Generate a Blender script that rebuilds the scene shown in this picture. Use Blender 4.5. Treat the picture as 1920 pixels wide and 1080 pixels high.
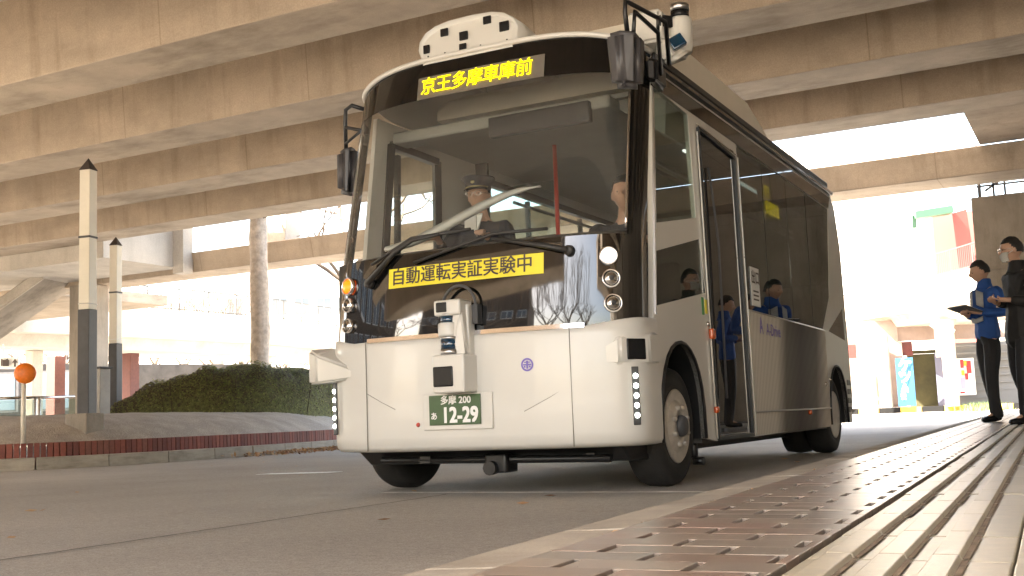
import bpy, bmesh, math, random
from mathutils import Vector, Matrix, noise
from mathutils.geometry import tessellate_polygon
R = math.radians
random.seed(11)
for o in list(bpy.data.objects): bpy.data.objects.remove(o)
scn = bpy.context.scene
COL = scn.collection

# ------------------------------------------------------------------ camera
# World axes follow the street: +Y runs along the bus, +X across it to the pavement.
YAW, PITCH, ROLL, CAMH = R(27.7), R(6.62), R(2.17), 0.43
def cam_axes():
    cp, sp = math.cos(PITCH), math.sin(PITCH)
    fw = Vector((0, cp, sp)); r0 = Vector((1, 0, 0)); u0 = Vector((0, -sp, cp))
    c, s = math.cos(ROLL), math.sin(ROLL)
    r, u = c*r0 - s*u0, s*r0 + c*u0
    M = Matrix.Rotation(YAW, 3, 'Z')
    return M @ r, M @ u, M @ fw
cr, cu, cf = cam_axes()
cam = bpy.data.cameras.new('camera'); camo = bpy.data.objects.new('camera', cam); COL.objects.link(camo)
m = Matrix((cr, cu, -cf)).transposed().to_4x4(); m.translation = (0, 0, CAMH); camo.matrix_world = m
cam.sensor_width = 36; cam.lens = 36*2090/1920; cam.clip_start = .05; cam.clip_end = 2000
scn.camera = camo

# ------------------------------------------------------------------ light
SUN_EL, SUN_AZ = R(50), R(222)      # azimuth of the sun measured clockwise from +Y
world = bpy.data.worlds.new('World'); scn.world = world; world.use_nodes = True
nt = world.node_tree; bg = nt.nodes['Background']
sky = nt.nodes.new('ShaderNodeTexSky'); sky.sky_type = 'NISHITA'; sky.sun_disc = False
sky.sun_elevation = SUN_EL; sky.sun_rotation = SUN_AZ
sky.air_density = 1.0; sky.dust_density = 4.0; sky.ozone_density = 0.6
wt = nt.nodes.new('ShaderNodeMix'); wt.data_type = 'RGBA'; wt.blend_type = 'MULTIPLY'; wt.inputs['Factor'].default_value = 1
wt.inputs['B'].default_value = (1, .91, .79, 1)      # warm winter haze
nt.links.new(sky.outputs[0], wt.inputs['A']); nt.links.new(wt.outputs['Result'], bg.inputs[0]); bg.inputs[1].default_value = 0.15
sl = bpy.data.lights.new('sun', 'SUN'); sl.energy = 4.5; sl.angle = R(.5); sl.color = (1, .93, .82)
so = bpy.data.objects.new('sun', sl); COL.objects.link(so); so.location = (-20, -30, 40)
sd = Vector((math.sin(SUN_AZ)*math.cos(SUN_EL), math.cos(SUN_AZ)*math.cos(SUN_EL), math.sin(SUN_EL)))
so.rotation_euler = sd.to_track_quat('Z', 'Y').to_euler()
vs = scn.view_settings; vs.view_transform = 'Standard'; vs.look = 'None'; vs.exposure = 3.65; vs.gamma = 1
scn.render.engine = 'CYCLES'
cy = scn.cycles; cy.max_bounces = 8; cy.diffuse_bounces = 5; cy.glossy_bounces = 4; cy.transparent_max_bounces = 16
cy.caustics_reflective = False; cy.caustics_refractive = False; cy.use_denoising = True
cy.sample_clamp_indirect = 6

# ------------------------------------------------------------------ helpers
def V(*a): return Vector(a)
def G(r, f, z=0.0):
    "ground point from metres right of / ahead of the camera"
    c, s = math.cos(YAW), math.sin(YAW)
    return Vector((r*c - f*s, r*s + f*c, z))
def PX(x, y, d):
    "world point seen at a photo pixel at depth d (used to survey far things)"
    return Vector((0, 0, CAMH)) + d*(cf + (x-960)/2090*cr - (y-540)/2090*cu)

def mat(name, col, rough=.5, metal=0.0, spec=.5, var=0.0, vscale=6.0, bump=0.0, bscale=40.0, emit=None, estr=0.0, coat=0.0, fine=0.0, tint=None):
    m = bpy.data.materials.new(name); m.use_nodes = True
    n = m.node_tree.nodes; L = m.node_tree.links; b = n['Principled BSDF']
    b.inputs['Base Color'].default_value = (*col, 1); b.inputs['Roughness'].default_value = rough
    b.inputs['Metallic'].default_value = metal; b.inputs['Specular IOR Level'].default_value = spec
    b.inputs['Coat Weight'].default_value = coat; b.inputs['Coat Roughness'].default_value = .05
    if emit: b.inputs['Emission Color'].default_value = (*emit, 1); b.inputs['Emission Strength'].default_value = estr
    tc = None
    if var or bump or fine: tc = n.new('ShaderNodeTexCoord')
    if var or fine:
        no = n.new('ShaderNodeTexNoise'); no.inputs['Scale'].default_value = vscale; no.inputs['Detail'].default_value = 8; no.inputs['Roughness'].default_value = .65
        L.new(tc.outputs['Object'], no.inputs['Vector'])
        rp = n.new('ShaderNodeValToRGB'); e = rp.color_ramp.elements
        lo = [c*(1-var) for c in col]; hi = list(tint) if tint else [min(1, c*(1+var)) for c in col]
        e[0].position = .32; e[0].color = (*lo, 1); e[1].position = .68; e[1].color = (*hi, 1)
        L.new(no.outputs['Fac'], rp.inputs['Fac']); out = rp.outputs['Color']
        if fine:
            n2 = n.new('ShaderNodeTexNoise'); n2.inputs['Scale'].default_value = vscale*30; n2.inputs['Detail'].default_value = 3
            L.new(tc.outputs['Object'], n2.inputs['Vector'])
            mx = n.new('ShaderNodeMix'); mx.data_type = 'RGBA'; mx.blend_type = 'OVERLAY'; mx.inputs['Factor'].default_value = fine
            L.new(out, mx.inputs['A']); L.new(n2.outputs['Fac'], mx.inputs['B']); out = mx.outputs['Result']
        L.new(out, b.inputs['Base Color'])
        mr = n.new('ShaderNodeMapRange'); mr.inputs['To Min'].default_value = max(0, rough-.12*(var+.3)); mr.inputs['To Max'].default_value = min(1, rough+.18*(var+.3))
        L.new(no.outputs['Fac'], mr.inputs['Value']); L.new(mr.outputs['Result'], b.inputs['Roughness'])
    if bump:
        nb = n.new('ShaderNodeTexNoise'); nb.inputs['Scale'].default_value = bscale; nb.inputs['Detail'].default_value = 6
        L.new(tc.outputs['Object'], nb.inputs['Vector'])
        bp = n.new('ShaderNodeBump'); bp.inputs['Strength'].default_value = bump; bp.inputs['Distance'].default_value = .02
        L.new(nb.outputs['Fac'], bp.inputs['Height']); L.new(bp.outputs['Normal'], b.inputs['Normal'])
    return m

def glass(name, tint=(.8, .85, .82), ior=1.5, rough=0.0, body=0.0, bodycol=(.02, .02, .02)):
    m = bpy.data.materials.new(name); m.use_nodes = True
    n = m.node_tree.nodes; L = m.node_tree.links; n.remove(n['Principled BSDF']); out = n['Material Output']
    tr = n.new('ShaderNodeBsdfTransparent'); tr.inputs[0].default_value = (*tint, 1)
    gl = n.new('ShaderNodeBsdfGlossy'); gl.inputs['Roughness'].default_value = rough; gl.inputs['Color'].default_value = (.95, .97, 1, 1)
    f0 = ((ior-1)/(ior+1))**2; lw = n.new('ShaderNodeLayerWeight'); lw.inputs['Blend'].default_value = .5
    pw = n.new('ShaderNodeMath'); pw.operation = 'POWER'; pw.inputs[1].default_value = 5; L.new(lw.outputs['Facing'], pw.inputs[0])
    fr = n.new('ShaderNodeMath'); fr.operation = 'MULTIPLY_ADD'; fr.inputs[1].default_value = 1-f0; fr.inputs[2].default_value = f0; L.new(pw.outputs[0], fr.inputs[0])
    mx = n.new('ShaderNodeMixShader')
    base = tr.outputs[0]
    if body:
        df = n.new('ShaderNodeBsdfDiffuse'); df.inputs[0].default_value = (*bodycol, 1)
        m2 = n.new('ShaderNodeMixShader'); m2.inputs[0].default_value = body
        L.new(tr.outputs[0], m2.inputs[1]); L.new(df.outputs[0], m2.inputs[2]); base = m2.outputs[0]
    L.new(fr.outputs[0], mx.inputs[0]); L.new(base, mx.inputs[1]); L.new(gl.outputs[0], mx.inputs[2]); L.new(mx.outputs[0], out.inputs[0])
    return m

def concrete(name, col, stain=.5, scale=1.0, rough=.85, streak=(.25, 1.2, 6.0), dark=.5, joint=0):
    m = bpy.data.materials.new(name); m.use_nodes = True
    n = m.node_tree.nodes; L = m.node_tree.links; b = n['Principled BSDF']; b.inputs['Roughness'].default_value = rough
    b.inputs['Specular IOR Level'].default_value = .25
    tc = n.new('ShaderNodeTexCoord')
    def nz(sc, det, ro=.6, st=None):
        t = n.new('ShaderNodeTexNoise'); t.inputs['Scale'].default_value = sc; t.inputs['Detail'].default_value = det; t.inputs['Roughness'].default_value = ro
        if st:
            mp = n.new('ShaderNodeMapping'); mp.inputs['Scale'].default_value = st; L.new(tc.outputs['Object'], mp.inputs['Vector']); L.new(mp.outputs[0], t.inputs['Vector'])
        else: L.new(tc.outputs['Object'], t.inputs['Vector'])
        return t.outputs['Fac']
    def ramp(f, a, b_, c0, c1):
        rp = n.new('ShaderNodeValToRGB'); e = rp.color_ramp.elements; e[0].position = a; e[1].position = b_; e[0].color = (*c0, 1); e[1].color = (*c1, 1); L.new(f, rp.inputs[0]); return rp.outputs[0]
    def mixc(k, f, a, bcol, fac=None):
        mx = n.new('ShaderNodeMix'); mx.data_type = 'RGBA'; mx.blend_type = k
        if fac is not None: L.new(fac, mx.inputs['Factor'])
        else: mx.inputs['Factor'].default_value = f
        L.new(a, mx.inputs['A']); L.new(bcol, mx.inputs['B']); return mx.outputs['Result']
    c0 = ramp(nz(1.1*scale, 9, .62), .3, .7, [c*.82 for c in col], [min(1, c*1.14) for c in col])
    st = ramp(nz(.9*scale, 10, .7, (streak[0], streak[1], streak[2])), .48, .66, (1, 1, 1), (dark, dark*.97, dark*.93))
    c1 = mixc('MULTIPLY', stain, c0, st)
    sp = ramp(nz(60*scale, 3, .7), .35, .65, (.86, .86, .86), (1.06, 1.06, 1.06))
    c2 = mixc('MULTIPLY', 1.0, c1, sp)
    if joint:
        vs_ = ramp(nz(1, 8, .65, (3.0, 3.0, .10)), .52, .70, (1, 1, 1), (.74, .72, .69)); c2 = mixc('MULTIPLY', .8, c2, vs_)
        sp_ = n.new('ShaderNodeSeparateXYZ'); L.new(tc.outputs['Object'], sp_.inputs[0])
        q1 = n.new('ShaderNodeMath'); q1.operation = 'PINGPONG'; q1.inputs[1].default_value = joint/2; L.new(sp_.outputs['X'], q1.inputs[0])
        c2 = mixc('MULTIPLY', .7, c2, ramp(q1.outputs[0], .004, .012, (.62, .6, .57), (1, 1, 1)))
    L.new(c2, b.inputs['Base Color'])
    bp = n.new('ShaderNodeBump'); bp.inputs['Strength'].default_value = .25; bp.inputs['Distance'].default_value = .01
    L.new(nz(35*scale, 8, .7), bp.inputs['Height']); L.new(bp.outputs[0], b.inputs['Normal'])
    return m

class MB:
    def __init__(s): s.bm = bmesh.new(); s.mi = 0
    def face(s, pts, smooth=False):
        vs_ = [s.bm.verts.new(p) for p in pts]
        try:
            f = s.bm.faces.new(vs_); f.material_index = s.mi; f.smooth = smooth; return f
        except ValueError: return None
    def box(s, a, b, bev=0.0):
        x0, y0, z0 = a; x1, y1, z1 = b
        P = [V(x0,y0,z0),V(x1,y0,z0),V(x1,y1,z0),V(x0,y1,z0),V(x0,y0,z1),V(x1,y0,z1),V(x1,y1,z1),V(x0,y1,z1)]
        return s.hexa(P, bev)
    def hexa(s, P, bev=0.0):
        vs_ = [s.bm.verts.new(p) for p in P]; fs = []
        for q in ((3,2,1,0),(4,5,6,7),(0,1,5,4),(1,2,6,5),(2,3,7,6),(3,0,4,7)):
            f = s.bm.faces.new([vs_[i] for i in q]); f.material_index = s.mi; fs.append(f)
        if bev:
            es = list({e for f in fs for e in f.edges})
            r = bmesh.ops.bevel(s.bm, geom=es, offset=bev, segments=2, affect='EDGES', profile=.6)
            for f in r['faces']: f.material_index = s.mi; f.smooth = True
        return vs_
    def obox(s, c, ax, ay, az, bev=0.0):
        "box from centre and three half-axis vectors"
        P = [c+sx*ax+sy*ay+sz*az for sz in (-1, 1) for sx, sy in ((-1,-1),(1,-1),(1,1),(-1,1))]
        return s.hexa(P, bev)
    def bar(s, p, q, w, h, up=V(0,0,1), bev=0.0):
        p, q = Vector(p), Vector(q); d = q-p; l = d.length; d.normalize(); x = d.cross(up)
        if x.length < 1e-4: x = d.cross(V(1,0,0))
        x.normalize(); z = x.cross(d)
        return s.obox((p+q)/2, x*w/2, d*l/2, z*h/2, bev)
    def tube(s, pts, r, seg=10, cap=True, smooth=True):
        pts = [Vector(p) for p in pts]; rings = []
        rr = r if isinstance(r, (list, tuple)) else [r]*len(pts)
        px = None
        for i, p in enumerate(pts):
            d = (pts[min(i+1, len(pts)-1)]-pts[max(i-1, 0)]).normalized()
            if px is None:
                x = d.cross(V(0,0,1))
                if x.length < 1e-3: x = d.cross(V(1,0,0))
            else: x = px - d*px.dot(d)
            x.normalize(); px = x; y = d.cross(x)
            rings.append([s.bm.verts.new(p+rr[i]*(math.cos(2*math.pi*k/seg)*x+math.sin(2*math.pi*k/seg)*y)) for k in range(seg)])
        s.skin(rings, True, smooth)
        if cap:
            for rg in (rings[0][::-1], rings[-1]):
                f = s.bm.faces.new(rg); f.material_index = s.mi
    def skin(s, rings, closed=True, smooth=True):
        for a, b in zip(rings, rings[1:]):
            n = len(a)
            for k in range(n if closed else n-1):
                f = s.bm.faces.new((a[k], a[(k+1) % n], b[(k+1) % n], b[k])); f.material_index = s.mi; f.smooth = smooth
    def lathe(s, prof, o, axis, seg=32, smooth=True, cap=True):
        o = Vector(o); a = Vector(axis).normalized(); x = a.cross(V(0,0,1))
        if x.length < 1e-3: x = V(1,0,0)
        x.normalize(); y = a.cross(x)
        rings = [[s.bm.verts.new(o+a*h+max(r, 1e-4)*(math.cos(2*math.pi*k/seg)*x+math.sin(2*math.pi*k/seg)*y)) for k in range(seg)] for r, h in prof]
        s.skin(rings, True, smooth)
        if cap:
            for rg in (rings[0][::-1], rings[-1]):
                f = s.bm.faces.new(rg); f.material_index = s.mi
    def grid(s, fn, nu, nv, smooth=True, flip=False):
        vs_ = [[s.bm.verts.new(fn(i/nu, j/nv)) for i in range(nu+1)] for j in range(nv+1)]
        for j in range(nv):
            for i in range(nu):
                q = [vs_[j][i], vs_[j][i+1], vs_[j+1][i+1], vs_[j+1][i]]
                if flip: q.reverse()
                f = s.bm.faces.new(q); f.material_index = s.mi; f.smooth = smooth
        return vs_
    def panel(s, outer, holes, fn, th=0.0):
        "flat plate from a 2-D outline with holes, mapped by fn(a, b, depth)"
        loops = [outer]+list(holes); flat = [p for l in loops for p in l]
        tri = tessellate_polygon([[V(p[0], p[1], 0) for p in l] for l in loops])
        A = [s.bm.verts.new(fn(p[0], p[1], 0)) for p in flat]
        for t in tri:
            try: f = s.bm.faces.new([A[i] for i in t]); f.material_index = s.mi
            except ValueError: pass
        if th:
            B = [s.bm.verts.new(fn(p[0], p[1], th)) for p in flat]
            for t in tri:
                try: f = s.bm.faces.new([B[i] for i in reversed(t)]); f.material_index = s.mi
                except ValueError: pass
            k = 0
            for l in loops:
                n = len(l)
                for i in range(n):
                    a, b = k+i, k+(i+1) % n
                    f = s.bm.faces.new((A[a], A[b], B[b], B[a])); f.material_index = s.mi
                k += n
    def hull(s, pts, bev=0.0, seg=2):
        vs_ = [s.bm.verts.new(p) for p in pts]
        r = bmesh.ops.convex_hull(s.bm, input=vs_)
        fs = [g for g in r['geom'] if isinstance(g, bmesh.types.BMFace)]
        for f in fs: f.material_index = s.mi
        bmesh.ops.delete(s.bm, geom=[g for g in r['geom_interior'] if isinstance(g, bmesh.types.BMVert)], context='VERTS')
        if bev:
            es = [e for e in {e for f in fs if f.is_valid for e in f.edges} if e.calc_face_angle(0) > .3]
            q = bmesh.ops.bevel(s.bm, geom=es, offset=bev, segments=seg, affect='EDGES')
            for f in q['faces']: f.smooth = True; f.material_index = s.mi
    def text(s, body, size, fn, bold=0.0, align='CENTER', spacing=1.0, squash=1.0, ext=0.0):
        cu_ = bpy.data.curves.new('lettering', 'FONT'); cu_.body = body; cu_.size = size; cu_.align_x = align; cu_.align_y = 'CENTER'
        cu_.space_character = spacing; cu_.resolution_u = 3
        ob = bpy.data.objects.new('lettering', cu_); COL.objects.link(ob)
        dg = bpy.context.evaluated_depsgraph_get(); me = bpy.data.meshes.new_from_object(ob.evaluated_get(dg))
        lift = -.0005
        for dx, dy in (((0, 0),) if not bold else ((bold, bold), (-bold, bold), (bold, -bold), (-bold, -bold))):
            o0 = fn(0, 0); nn = (fn(.01, 0)-o0).cross(fn(0, .01)-o0).normalized()
            if nn.dot(Vector((0, 0, CAMH))-o0) < 0: nn = -nn
            lift += .0005
            vv = [s.bm.verts.new(fn(v.co.x*squash+dx, v.co.y+dy)+nn*lift) for v in me.vertices]
            for p in me.polygons:
                try: f = s.bm.faces.new([vv[i] for i in p.vertices]); f.material_index = s.mi
                except ValueError: pass
        bpy.data.objects.remove(ob); bpy.data.curves.remove(cu_); bpy.data.meshes.remove(me)

def wloc(o):
    l = Vector((0, 0, 0))
    while o: l += o.location; o = o.parent
    return l
def obj(name, mb, mats, parent=None, label=None, fixn=True, smooth_angle=None):
    if not isinstance(mats, (list, tuple)): mats = [mats]
    bm = mb.bm if isinstance(mb, MB) else mb
    if parent is not None: bmesh.ops.translate(bm, verts=bm.verts, vec=-wloc(parent))
    if fixn: bmesh.ops.recalc_face_normals(bm, faces=bm.faces)
    me = bpy.data.meshes.new(name); bm.to_mesh(me); bm.free()
    for m_ in mats: me.materials.append(m_)
    o = bpy.data.objects.new(name, me); COL.objects.link(o)
    if parent is not None: o.parent = parent
    if label: o['label'] = label
    return o
def tag(o, label, cat, group=None, kind=None):
    o['label'] = label; o['category'] = cat
    if group: o['group'] = group
    if kind: o['kind'] = kind
    return o
def thing(name, label, cat, loc=(0, 0, 0), group=None):
    o = bpy.data.objects.new(name, None); COL.objects.link(o); o.location = loc; o.empty_display_size = .2
    return tag(o, label, cat, group)
def structure(name, mb, mats, label=None):
    o = obj(name, mb, mats); o['kind'] = 'structure'
    if label: o['label'] = label
    return o
def mono(name, mb, mats, label, cat, group=None, loc=None):
    "a thing that is one mesh, its origin at loc"
    if loc is not None: bmesh.ops.translate(mb.bm, verts=mb.bm.verts, vec=-Vector(loc))
    o = obj(name, mb, mats)
    if loc is not None: o.location = loc
    return tag(o, label, cat, group)

# ------------------------------------------------------------------ materials
M = {}
M['beam'] = concrete('beam concrete', (.47, .385, .295), .38, 1.0, streak=(.3, .9, 1.2), dark=.62, joint=3.6)
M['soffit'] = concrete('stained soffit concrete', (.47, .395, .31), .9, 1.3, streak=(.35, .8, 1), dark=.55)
M['slab'] = concrete('slab concrete', (.36, .30, .23), .5)
M['pale'] = concrete('pale concrete', (.52, .48, .42), .5, .8, streak=(1.4, 1.4, .2), dark=.7)
M['grey'] = concrete('grey concrete', (.34, .30, .25), .7, 1.2, streak=(1.2, 1.2, .25))
M['kerbc'] = concrete('kerb concrete', (.40, .36, .30), .6, 3.0, dark=.6)
M['white_paint'] = mat('white painted post', (.72, .68, .58), .45, var=.06, vscale=3)
M['dark_metal'] = mat('dark grey steel', (.06, .06, .063), .55, .0, var=.2, vscale=5)
M['black'] = mat('black plastic', (.012, .012, .013), .35, var=.2, vscale=8)
M['rubber'] = mat('tyre rubber', (.018, .017, .016), .75, var=.25, vscale=12, bump=.2, bscale=60)
M['body'] = mat('white bus paint', (.60, .585, .545), .3, var=.03, vscale=1.2, coat=.2)
M['gloss'] = mat('black gloss panel', (.006, .006, .006), .03, spec=.8, coat=.35)
M['silver'] = mat('silver paint', (.52, .49, .44), .28, .75, var=.06, vscale=3)
M['chrome'] = mat('chrome', (.75, .72, .7), .12, 1)
M['alloy'] = mat('polished steel wheel', (.60, .56, .50), .42, .6, var=.15, vscale=14)
M['windscreen'] = glass('windscreen glass', (.90, .92, .90), 1.6, body=.06, bodycol=(.45, .43, .40))
M['side_glass'] = glass('tinted side glass', (.30, .34, .32), 1.6)
M['light_glass'] = glass('light side glass', (.70, .76, .73), 1.55)
M['door_glass'] = glass('dark door glass', (.12, .115, .11), 1.75, body=.75, bodycol=(.03, .026, .022))
M['clear'] = glass('clear glass panel', (.75, .82, .8), 1.5)
M['lens'] = mat('dark camera lens', (.012, .012, .013), .25, spec=.25)
M['lidar'] = mat('blue lidar window', (.005, .035, .075), .08, coat=1, spec=.8)
M['lidar_top'] = mat('brushed aluminium', (.55, .55, .56), .3, 1)
M['led_w'] = mat('lit white diodes', (1, 1, .95), emit=(.9, 1, .85), estr=2.2)
M['led_a'] = mat('lit amber lamp', (.8, .2, .01), .3, emit=(1, .10, .003), estr=.28)
M['led_y'] = mat('lit yellow diodes', (.9, .7, 0), emit=(1, .80, 0), estr=.16)
M['led_side'] = mat('lit amber side diodes', (.9, .7, 0), emit=(1, .62, 0), estr=.6)
M['lamp_on'] = mat('lit headlamp', (.9, .85, .8), .2, emit=(1, .95, .9), estr=.22)
M['lamp_off'] = mat('lamp reflector', (.6, .58, .55), .15, 1)
M['amber'] = mat('amber lens', (.55, .09, .015), .2, coat=1)
M['sign_back'] = mat('sign back panel', (.14, .125, .105), .35, var=.12, vscale=8)
M['yellow'] = mat('yellow sticker', (.80, .68, .03), .5)
M['ink'] = mat('dark lettering', (.05, .035, .03), .5)
M['plate_g'] = mat('green number plate', (.045, .095, .035), .4, var=.1, vscale=20)
M['white'] = mat('white enamel', (.8, .8, .78), .4)
M['purple'] = mat('purple emblem', (.16, .12, .45), .4)
M['red'] = mat('red handrail', (.45, .05, .03), .35)
M['gap'] = mat('panel gap', (.22, .21, .18), .8)
M['interior'] = mat('grey interior trim', (.30, .30, .28), .6, var=.08, vscale=3)
M['dash'] = mat('dark dashboard', (.05, .046, .04), .55, var=.15, vscale=6)
M['seat_f'] = mat('seat fabric', (.05, .055, .08), .9)

def asphalt():
    m_ = bpy.data.materials.new('worn asphalt'); m_.use_nodes = True
    n = m_.node_tree.nodes; L = m_.node_tree.links; b = n['Principled BSDF']
    tc = n.new('ShaderNodeTexCoord')
    def nz(sc, det, ro):
        t = n.new('ShaderNodeTexNoise'); t.inputs['Scale'].default_value = sc; t.inputs['Detail'].default_value = det; t.inputs['Roughness'].default_value = ro
        L.new(tc.outputs['Object'], t.inputs['Vector']); return t.outputs['Fac']
    def ramp(f, a, b_, c0, c1):
        rp = n.new('ShaderNodeValToRGB'); e = rp.color_ramp.elements; e[0].position = a; e[1].position = b_; e[0].color = (*c0, 1); e[1].color = (*c1, 1); L.new(f, rp.inputs[0]); return rp.outputs[0]
    c = ramp(nz(.45, 8, .6), .35, .68, (.34, .312, .272), (.44, .404, .352))
    s = ramp(nz(130, 4, .85), .3, .7, (.5, .5, .5), (1.42, 1.42, 1.42))
    g_ = ramp(nz(28, 5, .8), .32, .68, (.80, .80, .80), (1.16, 1.16, 1.16))
    p = ramp(nz(3.1, 9, .75), .58, .72, (1, 1, 1), (.76, .75, .73))
    out = c
    for x, f in ((s, 1), (g_, 1), (p, .8)):
        mx = n.new('ShaderNodeMix'); mx.data_type = 'RGBA'; mx.blend_type = 'MULTIPLY'; mx.inputs['Factor'].default_value = f
        L.new(out, mx.inputs['A']); L.new(x, mx.inputs['B']); out = mx.outputs['Result']
    L.new(out, b.inputs['Base Color']); b.inputs['Roughness'].default_value = .82; b.inputs['Specular IOR Level'].default_value = .3
    bp = n.new('ShaderNodeBump'); bp.inputs['Strength'].default_value = .6; bp.inputs['Distance'].default_value = .006
    L.new(nz(160, 4, .8), bp.inputs['Height']); L.new(bp.outputs[0], b.inputs['Normal'])
    return m_
M['asphalt'] = asphalt()
def brickmat(name, cols, rough):
    "colour per loose piece"
    m_ = bpy.data.materials.new(name); m_.use_nodes = True
    n = m_.node_tree.nodes; L = m_.node_tree.links; b = n['Principled BSDF']
    g = n.new('ShaderNodeNewGeometry'); rp = n.new('ShaderNodeValToRGB'); e = rp.color_ramp.elements
    e[0].color = (*cols[0], 1); e[1].color = (*cols[-1], 1)
    for i, c in enumerate(cols[1:-1]): q = e.new((i+1)/(len(cols)-1)); q.color = (*c, 1)
    L.new(g.outputs['Random Per Island'], rp.inputs[0])
    tc = n.new('ShaderNodeTexCoord'); t = n.new('ShaderNodeTexNoise'); t.inputs['Scale'].default_value = 25; t.inputs['Detail'].default_value = 8; t.inputs['Roughness'].default_value = .75
    L.new(tc.outputs['Object'], t.inputs['Vector'])
    r2 = n.new('ShaderNodeValToRGB'); r2.color_ramp.elements[0].position = .3; r2.color_ramp.elements[1].position = .7
    r2.color_ramp.elements[0].color = (.72, .72, .72, 1); r2.color_ramp.elements[1].color = (1.15, 1.15, 1.15, 1); L.new(t.outputs['Fac'], r2.inputs[0])
    mx = n.new('ShaderNodeMix'); mx.data_type = 'RGBA'; mx.blend_type = 'MULTIPLY'; mx.inputs['Factor'].default_value = 1
    L.new(rp.outputs[0], mx.inputs['A']); L.new(r2.outputs[0], mx.inputs['B']); L.new(mx.outputs['Result'], b.inputs['Base Color'])
    mr = n.new('ShaderNodeMapRange'); mr.inputs['To Min'].default_value = rough-.12; mr.inputs['To Max'].default_value = rough+.15
    L.new(t.outputs['Fac'], mr.inputs['Value']); L.new(mr.outputs[0], b.inputs['Roughness'])
    bp = n.new('ShaderNodeBump'); bp.inputs['Strength'].default_value = .25; bp.inputs['Distance'].default_value = .004
    L.new(t.outputs['Fac'], bp.inputs['Height']); L.new(bp.outputs[0], b.inputs['Normal'])
    return m_
M['paver'] = brickmat('red brown pavers', [(.23, .175, .14), (.27, .215, .175), (.22, .19, .16), (.29, .24, .195), (.26, .18, .145)], .30)
M['tactile'] = brickmat('pale tactile tiles', [(.36, .325, .25), (.42, .38, .295), (.34, .315, .24)], .36)
M['edge_brick'] = brickmat('red edging bricks', [(.22, .065, .05), (.28, .09, .065), (.17, .06, .05), (.25, .10, .075)], .8)
M['leaf'] = brickmat('hedge leaves', [(.15, .17, .04), (.23, .25, .06), (.31, .31, .09), (.17, .19, .055), (.27, .24, .09)], .55)
M['litter'] = brickmat('dry fallen leaves', [(.42, .22, .09), (.55, .34, .16), (.34, .16, .07), (.62, .44, .25), (.24, .11, .06)], .7)
M['gravel'] = mat('grey brown gravel', (.38, .33, .275), .95, var=.2, vscale=3, bump=1.0, bscale=45, fine=.9)
M['bark'] = mat('pale mottled bark', (.45, .385, .32), .9, var=.3, vscale=7, bump=.8, bscale=18)
M['joint'] = mat('dark joint', (.035, .03, .025), .95)
M['line'] = mat('worn road paint', (.62, .58, .52), .7, var=.25, vscale=9, fine=.4)
M['twig'] = mat('bare twigs', (.13, .10, .075), .9)

for k in ('leaf',):
    n = M[k].node_tree.nodes; L = M[k].node_tree.links; tr_ = n.new('ShaderNodeBsdfTranslucent'); ms = n.new('ShaderNodeMixShader'); ms.inputs[0].default_value = .5
    src = n['Principled BSDF'].inputs['Base Color'].links[0].from_socket; L.new(src, tr_.inputs[0])
    L.new(n['Principled BSDF'].outputs[0], ms.inputs[1]); L.new(tr_.outputs[0], ms.inputs[2]); L.new(ms.outputs[0], n['Material Output'].inputs[0])
# ------------------------------------------------------------------ ground
b = MB(); b.grid(lambda u, v: V(-600+1200*u, -400+1200*v, 0), 24, 24, smooth=False)
structure('ground', b, M['asphalt'])
b = MB(); b.box((-3.95, 5.70, .004), (-1.2, 5.755, .005)); structure('stop_line', b, M['line'])
b = MB()
for i in range(13):
    t = i/13; p = V(-6.80+.70*t, 8.0+.17*t, .005)
    b.obox(p, V(.019, .0, 0), V(.02, .085, 0), V(0, 0, .0012))
structure('white_bars', b, M['white'])  # row of short white bars lying on the road
b = MB()
pp = None; rnd = random.Random(5)
for i in range(60):
    y = .6+i*.085; p = V(-3.44-.02*math.sin(y*.9)+rnd.uniform(-.006, .006), y, .0035)
    if pp: b.face([pp+V(-.006, 0, 0), pp+V(.006, 0, 0), p+V(.006, 0, 0), p+V(-.006, 0, 0)])
    pp = p
structure('road_joint', b, M['joint'])

# pavement on the right: frame along the kerb
KD = V(-math.sin(R(2.15)), math.cos(R(2.15)), 0); KN = V(KD.y, -KD.x, 0); KO = V(-.875, 1.42, 0); ZP = .195
def K(t, s, z=ZP): return KO+KN*t+KD*s+V(0, 0, z)
b = MB(); b.hexa([K(.0, -4, -.3), K(9, -4, -.3), K(9, 26, -.3), K(.0, 26, -.3), K(.0, -4, ZP-.022), K(9, -4, ZP-.022), K(9, 26, ZP-.022), K(.0, 26, ZP-.022)])
structure('pavement_bed', b, M['joint'])
b = MB()
s = -4.0; k = 0
rk = random.Random(3)
while s < 26:
    l = .6
    b.hexa([K(-.17, s+.003, 0), K(-.012, s+.003, 0), K(-.012, s+l-.003, 0), K(-.17, s+l-.003, 0),
            K(-.155, s+.003, ZP-.012), K(-.012, s+.003, ZP-.006+rk.uniform(-.002, .002)), K(-.012, s+l-.003, ZP-.006+rk.uniform(-.002, .002)), K(-.155, s+l-.003, ZP-.012)], .006)
    s += l
structure('kerb', b, M['kerbc'])
b = MB(); s = -2.0; i = 0
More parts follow.
